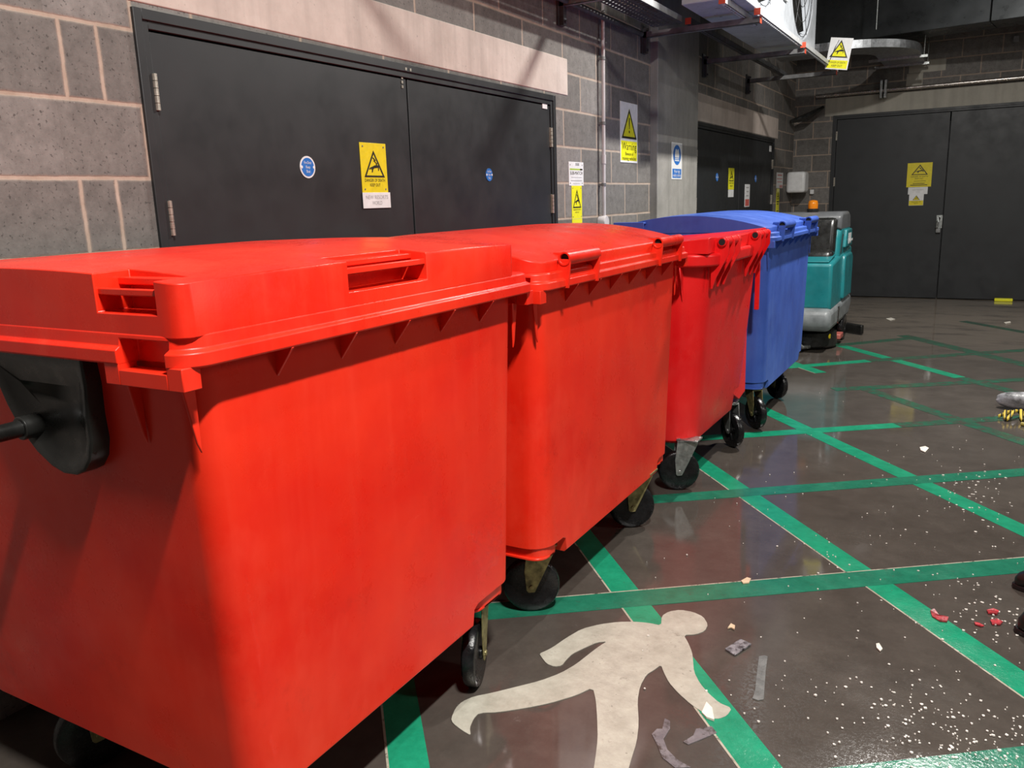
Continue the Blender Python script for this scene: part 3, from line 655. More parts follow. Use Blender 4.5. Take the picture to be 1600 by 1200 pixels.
# ------------------------------------------------------------------ signs
def text_bm(s, size, O, U, V, N, n=.001, width=None, bold=0):
    cu = bpy.data.curves.new('t', 'FONT'); cu.body = s; cu.size = size; cu.align_x = 'CENTER'; cu.align_y = 'CENTER'; cu.extrude = 0; cu.offset = bold; cu.resolution_u = 3
    o = bpy.data.objects.new('t', cu); C.objects.link(o); dg = bpy.context.evaluated_depsgraph_get(); dg.update()
    me = bpy.data.meshes.new_from_object(o.evaluated_get(dg)); bpy.data.objects.remove(o, do_unlink=True)
    w = max([v.co.x for v in me.vertices])-min([v.co.x for v in me.vertices]) if me.vertices else 1
    k = (width/w) if width else 1
    b = B(); b.from_mesh(me); bpy.data.meshes.remove(me)
    for v in b.verts: v.co = O + U*(v.co.x*k) + V*v.co.y + N*n
    return b
def rect(u0, u1, v0, v1): return [(u0, v0), (u1, v0), (u1, v1), (u0, v1)]
BOLT = [(-.10, .38), (.02, .26), (-.03, .23), (.13, .10), (.09, .08), (.17, .04), (.19, .16), (.15, .13), (.06, .22), (.11, .25), (-.02, .37)]
FALL = [(-.30, -.13), (-.24, -.07), (-.12, -.03), (.02, .03), (.14, .05), (.24, .03), (.27, -.05), (.26, -.20), (.22, -.20), (.22, -.07), (.12, -.08), (.0, -.09), (-.08, -.16), (-.10, -.27), (-.16, -.28), (-.14, -.17), (-.20, -.11), (-.27, -.17)]
def tri_symbol(parent, cu, cv, w, h, base, O, n, kind='shock', fill=None, ink=None):
    U, V, N = base; O = Vector(O); ink = ink or INK
    if fill:
        b = B(); prism(b, [(cu-w/2, cv-h/2), (cu+w/2, cv-h/2), (cu, cv+h/2)], O, U, V, N, n-.0005, n+.0003); link('triangle', b, fill, parent)
    b = B(); th = .085
    o = [(-.5, -.5), (.5, -.5), (0, .5)]; cc = (0, -.1667)
    for i in range(3):
        a, c = o[i], o[(i+1) % 3]; ai = (cc[0]+(a[0]-cc[0])*(1-th*2.4), cc[1]+(a[1]-cc[1])*(1-th*2.4)); ci = (cc[0]+(c[0]-cc[0])*(1-th*2.4), cc[1]+(c[1]-cc[1])*(1-th*2.4))
        prism(b, [(cu+p[0]*w, cv+p[1]*h) for p in (a, c, ci, ai)], O, U, V, N, n, n+.0007)
    if kind == 'shock':
        for P in (BOLT, FALL): prism(b, [(cu+p[0]*w*.85, cv-h*.08+p[1]*h*.85) for p in P], O, U, V, N, n, n+.0008)
    else:
        prism(b, [(cu+p[0]*w, cv+p[1]*h) for p in ((-.035, .17), (-.02, .2), (.02, .2), (.035, .17), (.015, -.18), (-.015, -.18))], O, U, V, N, n, n+.0008)
        prism(b, [(cu+.035*w*math.cos(a), cv-h*.27+.05*h*math.sin(a)) for a in [i*math.pi/6 for i in range(12)]], O, U, V, N, n, n+.0008)
    link('warning_symbol', b, ink, parent)
def plate(name, u0, u1, v0, v1, base, O, mat, n0=.0, n1=.003, label=None, cat='sign', group=None):
    U, V, N = base; O = Vector(O); r = empty(name, O+U*u0+V*v0+N*n0, label, cat, group)
    b = B(); prism(b, rect(u0, u1, v0, v1), O, U, V, N, n0, n1); link('panel', b, mat, r, .0008); return r
def letter(parent, lines, base, O, mat=INK, n=.004):
    """lines: (text, centre u, centre v, height, width)"""
    U, V, N = base; O = Vector(O); a = B()
    for s, cu, cv, sz, w in lines: merge(a, text_bm(s, sz, O+U*cu+V*cv, U, V, N, n, w, .0))
    o = link('lettering', a, mat, parent); return o
def bars(parent, rows, base, O, mat=GREYINK, n=.0035):
    U, V, N = base; b = B()
    for cu, cv, h, w in rows: prism(b, rect(cu-w/2, cu+w/2, cv-h/2, cv+h/2), Vector(O), U, V, N, n-.001, n+.0006)
    o = link('small_print', b, mat, parent); return o
def dots(parent, pts, base, O, n=.0035, r=.004, mat=None):
    U, V, N = base
    for u, v in pts:
        b = B(); prism(b, [(u+r*math.cos(a), v+r*math.sin(a)) for a in [i*math.pi/4 for i in range(8)]], Vector(O), U, V, N, n-.001, n+.001)
        link('screw', b, mat or GREYSTEEL, parent)
Z0 = (0, 0, 0)
DL = -.004   # face of the door leaves
# danger of death, door 1
s = plate('danger_sign', 2.872, 3.052, 1.478, 1.692, LW, Z0, YEL, DL, DL+.003, 'yellow danger of death keep out sign on the nearest double door')
tri_symbol(s, 2.962, 1.603, .142, .115, LW, Z0, DL+.0035)
letter(s, [('DANGER OF DEATH', 2.962, 1.532, .019, .14), ('KEEP OUT', 2.962, 1.512, .019, .072)], LW, Z0, INK, DL+.004)
dots(s, [(2.89, 1.676), (3.034, 1.676), (2.89, 1.494), (3.034, 1.494)], LW, Z0, DL+.0035)
s = plate('door_notice', 2.868, 3.062, 1.412, 1.480, LW, Z0, WHT, DL+.0035, DL+.0055, 'white notice with pale grey capitals, just below the danger sign on the nearest door')
letter(s, [('NEW RESORTS', 2.965, 1.459, .024, .155), ('WORLD', 2.965, 1.434, .024, .07)], LW, Z0, GREYINK, DL+.0062)
def roundsign(cu, cv, r_, lab, ring, lines, tab=False):
    U, V, N = LW; rt = empty('fire_door_sign', (DL, cu, cv), lab, 'sign')
    circ = lambda R: [(cu+R*math.cos(i*math.pi/16), cv+R*math.sin(i*math.pi/16)) for i in range(32)]
    if ring: b = B(); prism(b, circ(r_), Vector(Z0), *LW, DL, DL+.002); link('border', b, WHT, rt)
    b = B(); prism(b, circ(r_*.84 if ring else r_), Vector(Z0), *LW, DL, DL+.0028); link('disc', b, SBLUE, rt)
    for sg in (-1, 1):
        b = B(); prism(b, [(cu+sg*r_*.8+.006*math.cos(a), cv+.006*math.sin(a)) for a in [i*math.pi/4 for i in range(8)]], Vector(Z0), *LW, DL+.002, DL+.0034); link('screw', b, WHT, rt)
    letter(rt, [(l, cu, cv+dv, .016, w) for l, dv, w in lines], LW, Z0, WHT, DL+.0036)
L3 = [('Fire Door', .017, .042), ('Keep', 0, .024), ('Shut', -.017, .022)]
roundsign(2.544, 1.581, .043, 'round blue fire door sign with a white border, left of the yellow danger sign', True, L3)
roundsign(3.951, 1.569, .034, 'plain round blue fire door sign on the right leaf of the nearest door', False, L3)
roundsign(8.40, 1.60, .04, 'tiny blue disc on the left leaf of the further side door', False, L3)
roundsign(10.02, 1.60, .04, 'tiny blue disc on the right leaf of the further side door', False, L3)
# between door 1 and the column
s = plate('substation_sign', 4.946, 5.172, 1.512, 1.664, LW, Z0, WHT, 0, .003, 'white sign reading SUB-MATCH on the blockwork right of the nearest door')
letter(s, [('SUB-MATCH', 5.06, 1.592, .030, .19), ('SSE', 5.075, 1.648, .022, .06)], LW, Z0, INK, .0038)
bars(s, [(5.06, 1.566, .003, .16), (5.06, 1.545, .005, .17), (5.06, 1.526, .003, .10)], LW, Z0)
wall_bits(s, 'green_band', SGREEN, [(4.96, 5.115, 1.612, 1.622, .0036)], LW, Z0, 'green band'); wall_bits(s, 'black_band', INK, [(5.115, 5.155, 1.612, 1.622, .0036)], LW, Z0, 'black band')
dots(s, [(4.966, 1.645), (5.15, 1.645), (4.966, 1.528), (5.15, 1.528)], LW, Z0)
s = plate('danger_sign', 4.985, 5.142, 1.225, 1.512, LW, Z0, YELB, 0, .0028, 'tall yellow danger sign right below the white SUB-MATCH sign')
tri_symbol(s, 5.063, 1.428, .125, .118, LW, Z0, .0032)
letter(s, [('DANGER OF DEATH', 5.063, 1.357, .012, .115), ('KEEP OUT', 5.063, 1.34, .012, .06)], LW, Z0, INK, .0036)
dots(s, [(5.0, 1.497), (5.127, 1.497), (5.0, 1.312), (5.127, 1.312)], LW, Z0, .003); wall_bits(s, 'seam', GREYINK, [(4.985, 5.142, 1.297, 1.2985, .0032)], LW, Z0)
# warning sign
u0, u1, v0, v1 = 5.825, 6.170, 1.682, 2.112; cu = (u0+u1)/2
s = plate('warning_sign', u0, u1, v0, v1, LW, Z0, WHT, 0, .004, 'tall white and yellow Warning sign with exclamation mark beside the concrete column')
wall_bits(s, 'text_band', YELB, [(u0+.012, u1-.012, v0+.015, 1.838, .0046)], LW, Z0, 'yellow lower band')
tri_symbol(s, cu, 1.963, .30, .215, LW, Z0, .005, 'bang', YELB)
letter(s, [('Warning', cu, 1.797, .078, .29), ('Beware of', cu, 1.745, .036, .16), ('moving vehicles', cu, 1.712, .036, .27)], LW, Z0, INK, .0056)
# column sign
u0, u1, v0, v1 = 6.80, 7.07, 1.565, 1.865; cu = (u0+u1)/2; XC = .062
O_ = (XC, 0, 0); s = plate('mandatory_sign', u0, u1, v0, v1, LW, O_, WHT, 0, .003, 'blue and white high visibility clothing sign on the concrete column')
wall_bits(s, 'text_band', SBLUE, [(u0+.02, u1-.02, v0+.012, 1.652, .0036)], LW, O_, 'blue lower band')
b = B(); prism(b, [(cu+.10*math.cos(i*math.pi/12), 1.765+.082*math.sin(i*math.pi/12)) for i in range(24)], Vector(O_), *LW, .002, .0036); link('disc', b, SBLUE, s)
b = B(); prism(b, [(cu+p[0], 1.765+p[1]) for p in ((-.055, -.05), (.055, -.05), (.055, .01), (.035, .05), (.012, .045), (0, .03), (-.012, .045), (-.035, .05), (-.055, .01))], Vector(O_), *LW, .003, .0042); link('vest_symbol', b, WHT, s)
wall_bits(s, 'vest_stripe', SBLUE, [(cu-.055, cu+.055, 1.738, 1.743, .0048), (cu-.055, cu+.055, 1.725, 1.73, .0048)], LW, O_)
letter(s, [('Wear high', cu, 1.63, .036, .16), ('visibility clothing', cu, 1.598, .034, .21)], LW, O_, WHT, .0042)
# door 2 signs
s = plate('danger_sign', 8.83, 9.05, 1.478, 1.70, LW, Z0, YELB, DL, DL+.003, 'yellow strip of a danger sign on the further side door')
tri_symbol(s, 8.94, 1.62, .18, .11, LW, Z0, DL+.0035); letter(s, [('DANGER OF DEATH', 8.94, 1.545, .022, .18), ('KEEP OUT', 8.94, 1.515, .022, .10)], LW, Z0, INK, DL+.004)
plate('door_notice', 8.835, 9.045, 1.40, 1.477, LW, Z0, WHT, DL, DL+.003, 'blank white notice under the yellow sign on the further side door')
s = plate('door_notice', 9.53, 9.75, 1.285, 1.535, LW, Z0, WHT, DL, DL+.003, 'white notice with red lower part, right of the meeting edge of the further side door')
wall_bits(s, 'red_band', SRED, [(9.55, 9.73, 1.295, 1.37, DL+.0036)], LW, Z0, 'red lower part'); bars(s, [(9.64, 1.50, .012, .12), (9.64, 1.455, .012, .09), (9.64, 1.41, .012, .11)], LW, Z0, GREYINK, DL+.004)
s = plate('fire_notice', 11.12, 11.50, 1.49, 1.688, LW, Z0, WHT, 0, .004, 'white and red notice on the blockwork between the further side door and the corner')
wall_bits(s, 'red_band', SRED, [(11.30, 11.48, 1.495, 1.53, .0046)], LW, Z0, 'red lower part'); bars(s, [(11.3, 1.655, .016, .26), (11.3, 1.61, .010, .30), (11.3, 1.57, .010, .28)], LW, Z0, SRED, .005)
s = plate('danger_sign', 11.15, 11.32, 1.12, 1.485, LW, Z0, YELB, 0, .003, 'narrow yellow warning strip below the notice near the far corner')
tri_symbol(s, 11.235, 1.40, .14, .10, LW, Z0, .0035); bars(s, [(11.235, 1.32, .014, .12), (11.235, 1.29, .012, .10), (11.235, 1.20, .010, .12)], LW, Z0, INK, .004)
# back wall door signs
OB = (0, YB+.004, 0)
s = plate('danger_sign', 1.445, 1.735, 1.448, 1.752, BW, OB, YEL, 0, .003, 'largest yellow danger sign on the far end door, topmost of three')
tri_symbol(s, 1.592, 1.665, .195, .13, BW, OB, .0035)
letter(s, [('DANGER OF DEATH', 1.59, 1.578, .024, .2), ('KEEP OUT', 1.59, 1.553, .022, .1)], BW, OB, INK, .004)
bars(s, [(1.60, 1.522, .004, .14), (1.59, 1.492, .007, .14), (1.59, 1.472, .009, .2)], BW, OB, INK, .0036)
s = plate('door_notice', 1.47, 1.70, 1.355, 1.446, BW, OB, WHT, 0, .0026, 'white notice with faint lettering between the two yellow signs on the far end door')
letter(s, [('NEW RESORTS', 1.585, 1.41, .024, .13), ('WORLD', 1.585, 1.385, .02, .05)], BW, OB, GREYINK, .0032)
s = plate('danger_sign', 1.488, 1.66, 1.212, 1.356, BW, OB, WHT, 0, .003, 'small white and yellow danger sign on the far end door, lowest of three')
wall_bits(s, 'text_band', YEL, [(1.49, 1.658, 1.215, 1.275, .0034)], BW, OB, 'yellow lower band'); tri_symbol(s, 1.574, 1.312, .085, .06, BW, OB, .004, 'shock', YEL)
letter(s, [('DANGER OF', 1.574, 1.258, .018, .11), ('DEATH', 1.574, 1.238, .018, .05)], BW, OB, INK, .0044)

# ------------------------------------------------------------------ wall fittings
r = empty('conduit', (.03, 5.45, 1.27), 'pale vertical conduit pipe ending in a round box, left of the tall Warning sign', 'pipe')
b = B(); tube(b, [(.035, 5.44, 1.27), (.035, 5.45, HC)], .0125, 14); link('pipe', b, CONDUIT, r, smooth=True)
for z in (1.52, 1.93, 2.35, 2.75):
    b = B(); tube(b, [(.035, 5.44, z-.01), (.035, 5.44, z+.01)], .017, 12); box(b, 0, .03, 5.43, 5.455, z-.008, z+.008); link('clip', b, GREYSTEEL, r, .001)
b = B(); tube(b, [(.035, 5.44, 1.66), (.035, 5.44, 1.72)], .0165, 14); link('coupler', b, CONDUIT, r, smooth=True)
b = B(); lathe(b, [(.042, 0), (.046, .004), (.046, .05), (.042, .056)], Matrix.Translation((0, 5.44, 1.262)) @ Matrix.Rotation(math.pi/2, 4, 'Y'), 24); link('junction_box', b, CONDUIT, r, smooth=True)
tag(link('paper_dispenser', cube_bm(.0, .245, 11.72, 12.0, 1.425, 1.70), WHT, None, .035, seg=4), 'white rounded box fixed high in the far corner beside the notice', 'dispenser')
tag(link('socket_box', cube_bm(.25, .30, YB-.05, YB, 1.40, 1.46), WHT, None, .006), 'tiny pale box on the end wall beside the white dispenser', 'box')

# cantilever brackets and struts carrying the plant
def bracket(y, z, xt, label, tipmat=TIP, down=.22):
    r = empty('wall_bracket', (0, y, z), label, 'bracket', 'cantilever brackets on the side wall')
    b = B(); box(b, 0, xt, y-.021, y+.021, z, z+.003); box(b, 0, xt, y-.021, y-.018, z, z+.041); box(b, 0, xt, y+.018, y+.021, z, z+.041); link('arm', b, GREYSTEEL, r)
    b = B(); box(b, 0, .012, y-.04, y+.04, z-down*.5, z+.09); box(b, .012, .04, y-.021, y+.021, z-down*.5, z+.07)
    for zz in (z-down*.4, z+.06): tube(b, [(.012, y, zz), (.05, y, zz)], .009, 8)
    link('wall_channel', b, DARKSTEEL, r)
    b = B(); box(b, xt, xt+.004, y-.023, y+.023, z-.002, z+.043); tag(link('end_cap', b, tipmat, r), 'red end cap')
for y, z, xt, lb in ((2.5, 2.60, .87, 'steel arm bracket above the nearest door, out over the bins'), (4.85, 2.575, .87, 'steel arm bracket nearest to the corner of the pale lintel'), (6.28, 2.60, .88, 'steel arm bracket just before the concrete column, with a red end cap'),
                     (7.85, 2.60, .90, 'steel arm bracket just past the concrete column, with a red end cap'), (9.45, 2.60, .92, 'farthest of the steel arm brackets, by the hanging danger sign')):
    bracket(y, z, xt, lb)
def strut(name, x0, x1, y0, y1, z0, z1, label, holes=True, mat=PALE, group=None, cat='strut'):
    r = empty(name, (x0, y0, z0), label, cat, group)
    b = B(); box(b, x0, x0+.003, y0, y1, z0, z1); box(b, x1-.003, x1, y0, y1, z0, z1)
    xm = (x0+x1)/2; hw = .007; y = y0
    if holes:   # slotted web facing down
        box(b, x0, xm-hw, y0, y1, z0, z0+.003); box(b, xm+hw, x1, y0, y1, z0, z0+.003)
        while y < y1-.02: box(b, xm-hw, xm+hw, y, min(y+.02, y1), z0, z0+.003); y += .05
    else: box(b, x0, x1, y0, y1, z0, z0+.003)
    link('channel', b, mat, r)
    b = B(); box(b, x0-.001, x1+.001, y0-.004, y0, z0-.001, z1+.001); tag(link('end_cap', b, TIP, r), 'red end cap'); return r
strut('strut_channel', .855, .897, 6.20, 7.72, 2.642, 2.684, 'pale slotted channel along the tips of the brackets past the column', group='slotted channels on the brackets')
strut('strut_channel', .87, .912, 7.80, 9.6, 2.642, 2.684, 'pale slotted channel on the farther brackets, ending by the hanging danger sign', group='slotted channels on the brackets')
strut('strut_channel', .74, .782, 5.72, 6.6, 2.644, 2.686, 'short pale slotted channel with a red end above the bracket before the column', group='slotted channels on the brackets')
strut('strut_channel', .36, .402, 6.2, 9.6, 2.642, 2.684, 'dark slotted channel set back from the bracket tips', mat=DARKSTEEL, group='slotted channels on the brackets')
# perforated cable tray
def cable_tray():
    r = empty('cable_tray', (.25, 2.2, 2.64), 'perforated galvanised cable tray on the brackets at the top of the picture', 'cable tray')
    x0, x1, y0, y1, z = .13, .345, 2.0, 6.16, 2.645
    b = B(); step = .05; nx = 5; w = (x1-x0)/nx
    for i in range(nx+1):
        xx = x0+w*i; box(b, xx-(.014 if 0 < i < nx else 0), xx+(.014 if 0 < i < nx else .014), y0, y1, z, z+.002)
    y = y0; k = 0
    while y < y1-.01:
        box(b, x0, x1, y, min(y+.030, y1), z+.0002, z+.0018); y += step
    link('tray_bed', b, DARKSTEEL, r)
    b = B(); box(b, x1, x1+.002, y0, y1, z, z+.05); box(b, x0-.002, x0, y0, y1, z, z+.05); tag(link('side_flange', b, PALE, r), 'bright galvanised flange')
    return r
cable_tray()
r = tag(link('cable_bundle', (lambda b: (tube(b, [(.20, 2.0, 2.666), (.20, 4, 2.666), (.21, 5.4, 2.666), (.22, 5.85, 2.666)], .016, 10), b)[1])(B()), COPPER, None, smooth=True), 'tan cable lying in the perforated tray', 'cable')
b = B(); tube(b, [(.06, 2.0, 2.60), (.06, 6.1, 2.60)], .02, 10); tag(link('wall_pipe', b, DARKSTEEL, None, smooth=True), 'dark pipe running along the side wall under the cable tray', 'pipe')
# condensing unit standing on the brackets
def condenser():
    x0, x1, y0, y1, z0, z1 = .46, .86, 5.80, 8.52, 2.69, 3.95
    r = empty('condensing_unit', (x0, y0, z0), 'white plant unit with two round fan openings on the brackets, cut by the top edge', 'plant unit')
    b = cube_bm(x0, x1, y0, y1, z0, z1); cuts = []
    fans = ((6.42, 3.225, .50), (7.86, 3.225, .50))
    for fy, fz, fr in fans:
        cb = B(); lathe(cb, [(fr, -.16), (fr, .1)], Matrix.Translation((x1, fy, fz)) @ Matrix.Rotation(math.pi/2, 4, 'Y'), 40); cuts.append(cb)
    b = boolean(b, cuts); link('casing', b, simple('white_casing', (.50, .53, .57, 1), .35, 0, .12, 6), r, .006)
    for fy, fz, fr in fans:
        fo = bpy.data.objects.new('fan', None); C.objects.link(fo); fo.parent = r
        b = B(); lathe(b, [(.10, -.10), (.10, -.02), (.05, 0)], Matrix.Translation((x1, fy, fz)) @ Matrix.Rotation(math.pi/2, 4, 'Y'), 20); link('hub', b, BLK, fo)
        b = B()
        for k in range(4):
            a = k*math.pi/2+.4; u = Vector((0, math.cos(a), math.sin(a))); w = Vector((.35, -math.sin(a), math.cos(a))).normalized()
            prism(b, [(.08, -.05), (fr*.9, -.14), (fr*.93, .10), (.08, .06)], Vector((x1-.07, fy, fz)), u, w, u.cross(w), -.003, .003)
        link('fan_blade', b, BLK, fo)
        b = B()
        for R in (.12, .24, .36, .48): 
            pts = [(x1-.005, fy+R*math.cos(i*math.pi/16), fz+R*math.sin(i*math.pi/16)) for i in range(33)]; tube(b, pts, .003, 5, False)
        for k in range(6):
            a = k*math.pi/3; tube(b, [(x1-.005, fy, fz), (x1-.005, fy+fr*math.cos(a), fz+fr*math.sin(a))], .003, 5)
        link('grille', b, DARKSTEEL, fo)
    b = B(); tube(b, [(x1+.012, 7.13, 2.95), (x1+.016, 7.14, 3.1), (x1+.012, 7.15, 3.3), (x1+.012, 7.15, 3.8)], .007, 8); link('cable', b, BLK, r, smooth=True)
    b = B(); box(b, x1, x1+.015, 7.08, 7.20, 2.90, 3.0); link('cover_plate', b, WHT, r, .004)
    return r
condenser()
b = B(); box(b, .10, .60, 5.0, 5.68, 3.0, 3.8); tag(link('equipment_box', b, DARKSTEEL, None, .01), 'dark equipment casing above the cable tray at the top edge', 'plant unit')
# hanging danger sign
r = empty('hanging_sign', (1.0, 9.0, 2.6), 'white and yellow danger sign hung crooked from the end of the steel framing', 'sign')
al = math.radians(-9); U = Vector((math.cos(al), 0, math.sin(al))); V = Vector((-math.sin(al), 0, math.cos(al))); N = -EY; HB = (U, V, N); OH = (1.005, 9.0, 2.735)
b = B(); prism(b, rect(-.105, .105, -.145, .145), Vector(OH), U, V, N, 0, .003); link('panel', b, WHT, r, .0008)
tri_symbol(r, 0, .045, .17, .16, HB, OH, .004, 'shock', YELB)
b = B(); prism(b, rect(-.095, .095, -.135, -.06), Vector(OH), U, V, N, .002, .0038); tag(link('text_band', b, YELB, r), 'yellow lower band')
letter(r, [('DANGER OF DEATH', 0, -.082, .026, .15), ('KEEP OUT', 0, -.112, .026, .10)], HB, OH, INK, .0046)
b = B(); tube(b, [(1.0, 8.995, 2.86), (.97, 8.99, 2.80), (.92, 9.0, 2.68)], .004, 6); tube(b, [(.92, 9.0, 2.68), (.90, 9.0, 2.66)], .008, 6); link('cable_tie', b, DARKSTEEL, r)

# curved galvanised tray with a flat run to the end wall
def curved_tray():
    r = empty('curved_cable_tray', (1.2, 10.5, 2.95), 'curved galvanised cable tray bending towards the end wall above the far door', 'cable tray')
    z = 2.96; b = B(); c = Vector((.75, 11.05, 0)); Ro, Ri = .82, .36; n = 16
    prev = None
    ring = []
    for i in range(n+1):
        a = math.radians(-100+i*100/n); d = Vector((math.cos(a), math.sin(a), 0)); ring.append((c+d*Ri, c+d*Ro))
    ring = [(Vector((.1, ring[0][0].y, 0)), Vector((.1, ring[0][1].y, 0)))]+ring+[(Vector((c.x+Ri, YB-.05, 0)), Vector((c.x+Ro, YB-.05, 0)))]
    vs = [[b.verts.new((p.x, p.y, z)) for p in pr]+[b.verts.new((p.x, p.y, z+.003)) for p in pr] for pr in ring]
    for A, Bq in zip(vs, vs[1:]):
        for q in ((0, 1), (1, 3), (3, 2), (2, 0)): b.faces.new((A[q[0]], A[q[1]], Bq[q[1]], Bq[q[0]]))
    b.faces.new((vs[0][0], vs[0][1], vs[0][3], vs[0][2])); b.faces.new((vs[-1][0], vs[-1][1], vs[-1][3], vs[-1][2]))
    link('tray_bed', b, GALV, r)
    for q, nm in ((1, 'outer_flange'), (0, 'inner_flange')):
        b = B(); pv = None
        for pr in ring:
            p = pr[q]; m = (pr[0]+pr[1])/2; o = (p-m).normalized()*.003
            cur = [b.verts.new((p.x, p.y, z)), b.verts.new((p.x, p.y, z+.085)), b.verts.new((p.x+o.x, p.y+o.y, z+.085)), b.verts.new((p.x+o.x, p.y+o.y, z))]
            if pv:
                for k in range(4): b.faces.new((pv[k], pv[(k+1) % 4], cur[(k+1) % 4], cur[k]))
            pv = cur
        o_ = link(nm, b, GALV, r)
    for (xa, xb, y) in ((1.0, 1.64, 11.3), (1.0, 1.62, 11.95)):
        b = B(); box(b, xa, xb, y-.02, y+.02, z-.03, z-.002); link('hanger_bar', b, ZINC, r)
    return r
curved_tray()
b = B(); tube(b, [(1.60, 11.3, 2.94), (1.60, 11.3, 3.17)], .005, 8); tag(link('threaded_rod', b, ZINC, None), 'short threaded rod between the curved tray and the dark duct', 'rod')
b = B(); tube(b, [(1.60, 11.97, 2.93), (1.60, 11.97, HC)], .005, 8); tag(link('threaded_rod', b, ZINC, None), 'threaded rod dropping to the curved tray close to the end wall', 'rod')
b = B(); tube(b, [(1.20, 10.1, 3.1), (1.20, 10.1, HC)], .006, 8); tag(link('hanging_rod', b, ZINC, None), 'thin steel rod hanging before the dark duct above the curved tray', 'rod')
# dark duct across the far end
r = empty('ventilation_duct', (0, 10.7, 3.12), 'large dark rectangular duct crossing the top right of the picture', 'duct')
DM = Matrix.Translation((1.4, 11.3, 0)) @ Matrix.Rotation(math.radians(-8), 4, 'Z') @ Matrix.Translation((-1.4, -11.3, 0))
b = B(); box(b, -.05, 2.30, 11.0, 11.5, 3.17, 4.1, DM); box(b, 2.306, 5.6, 11.0, 11.5, 3.17, 4.1, DM); link('duct_casing', b, simple('duct_metal', (.075, .082, .085, 1), .32, .55, .2, 3), r, .008)
b = B(); box(b, .28, .36, 10.988, 10.998, 3.18, 4.1, DM); link('duct_seam', b, DARKSTEEL, r)
# pipe along the end wall
r = empty('end_wall_pipe', (.4, 12.05, 2.68), 'shiny horizontal pipe running above the far door', 'pipe')
b = B(); tube(b, [(.28, 12.05, 2.672), (5.5, 12.05, 2.70)], .023, 14); link('pipe', b, simple('shiny_pipe', (.55, .5, .46, 1), .25, .8, .15, 10), r, smooth=True)
b = B(); box(b, 1.07, 1.10, 11.98, YB, 2.58, 2.80); box(b, 1.12, 1.15, 11.98, YB, 2.58, 2.80); link('pipe_bracket', b, ZINC, r, .002)
b = B(); box(b, 2.50, 2.56, YB-.06, YB, 3.10, 3.17); tag(link('wall_clamp', b, GREYSTEEL, None, .004), 'small metal clamp high on the end wall under the dark duct', 'clamp')
b = B()
for i, (p, q) in enumerate((((.02, 11.75, 2.35), (.40, 11.95, 2.52)),)):
    tube(b, [p, ((p[0]+q[0])/2, (p[1]+q[1])/2, p[2]+.05), q], .03, 8, radii=[.02, .05, .02])
tag(link('black_hose', b, BLK, None, smooth=True), 'black hose tucked in the far corner above the white dispenser', 'hose')

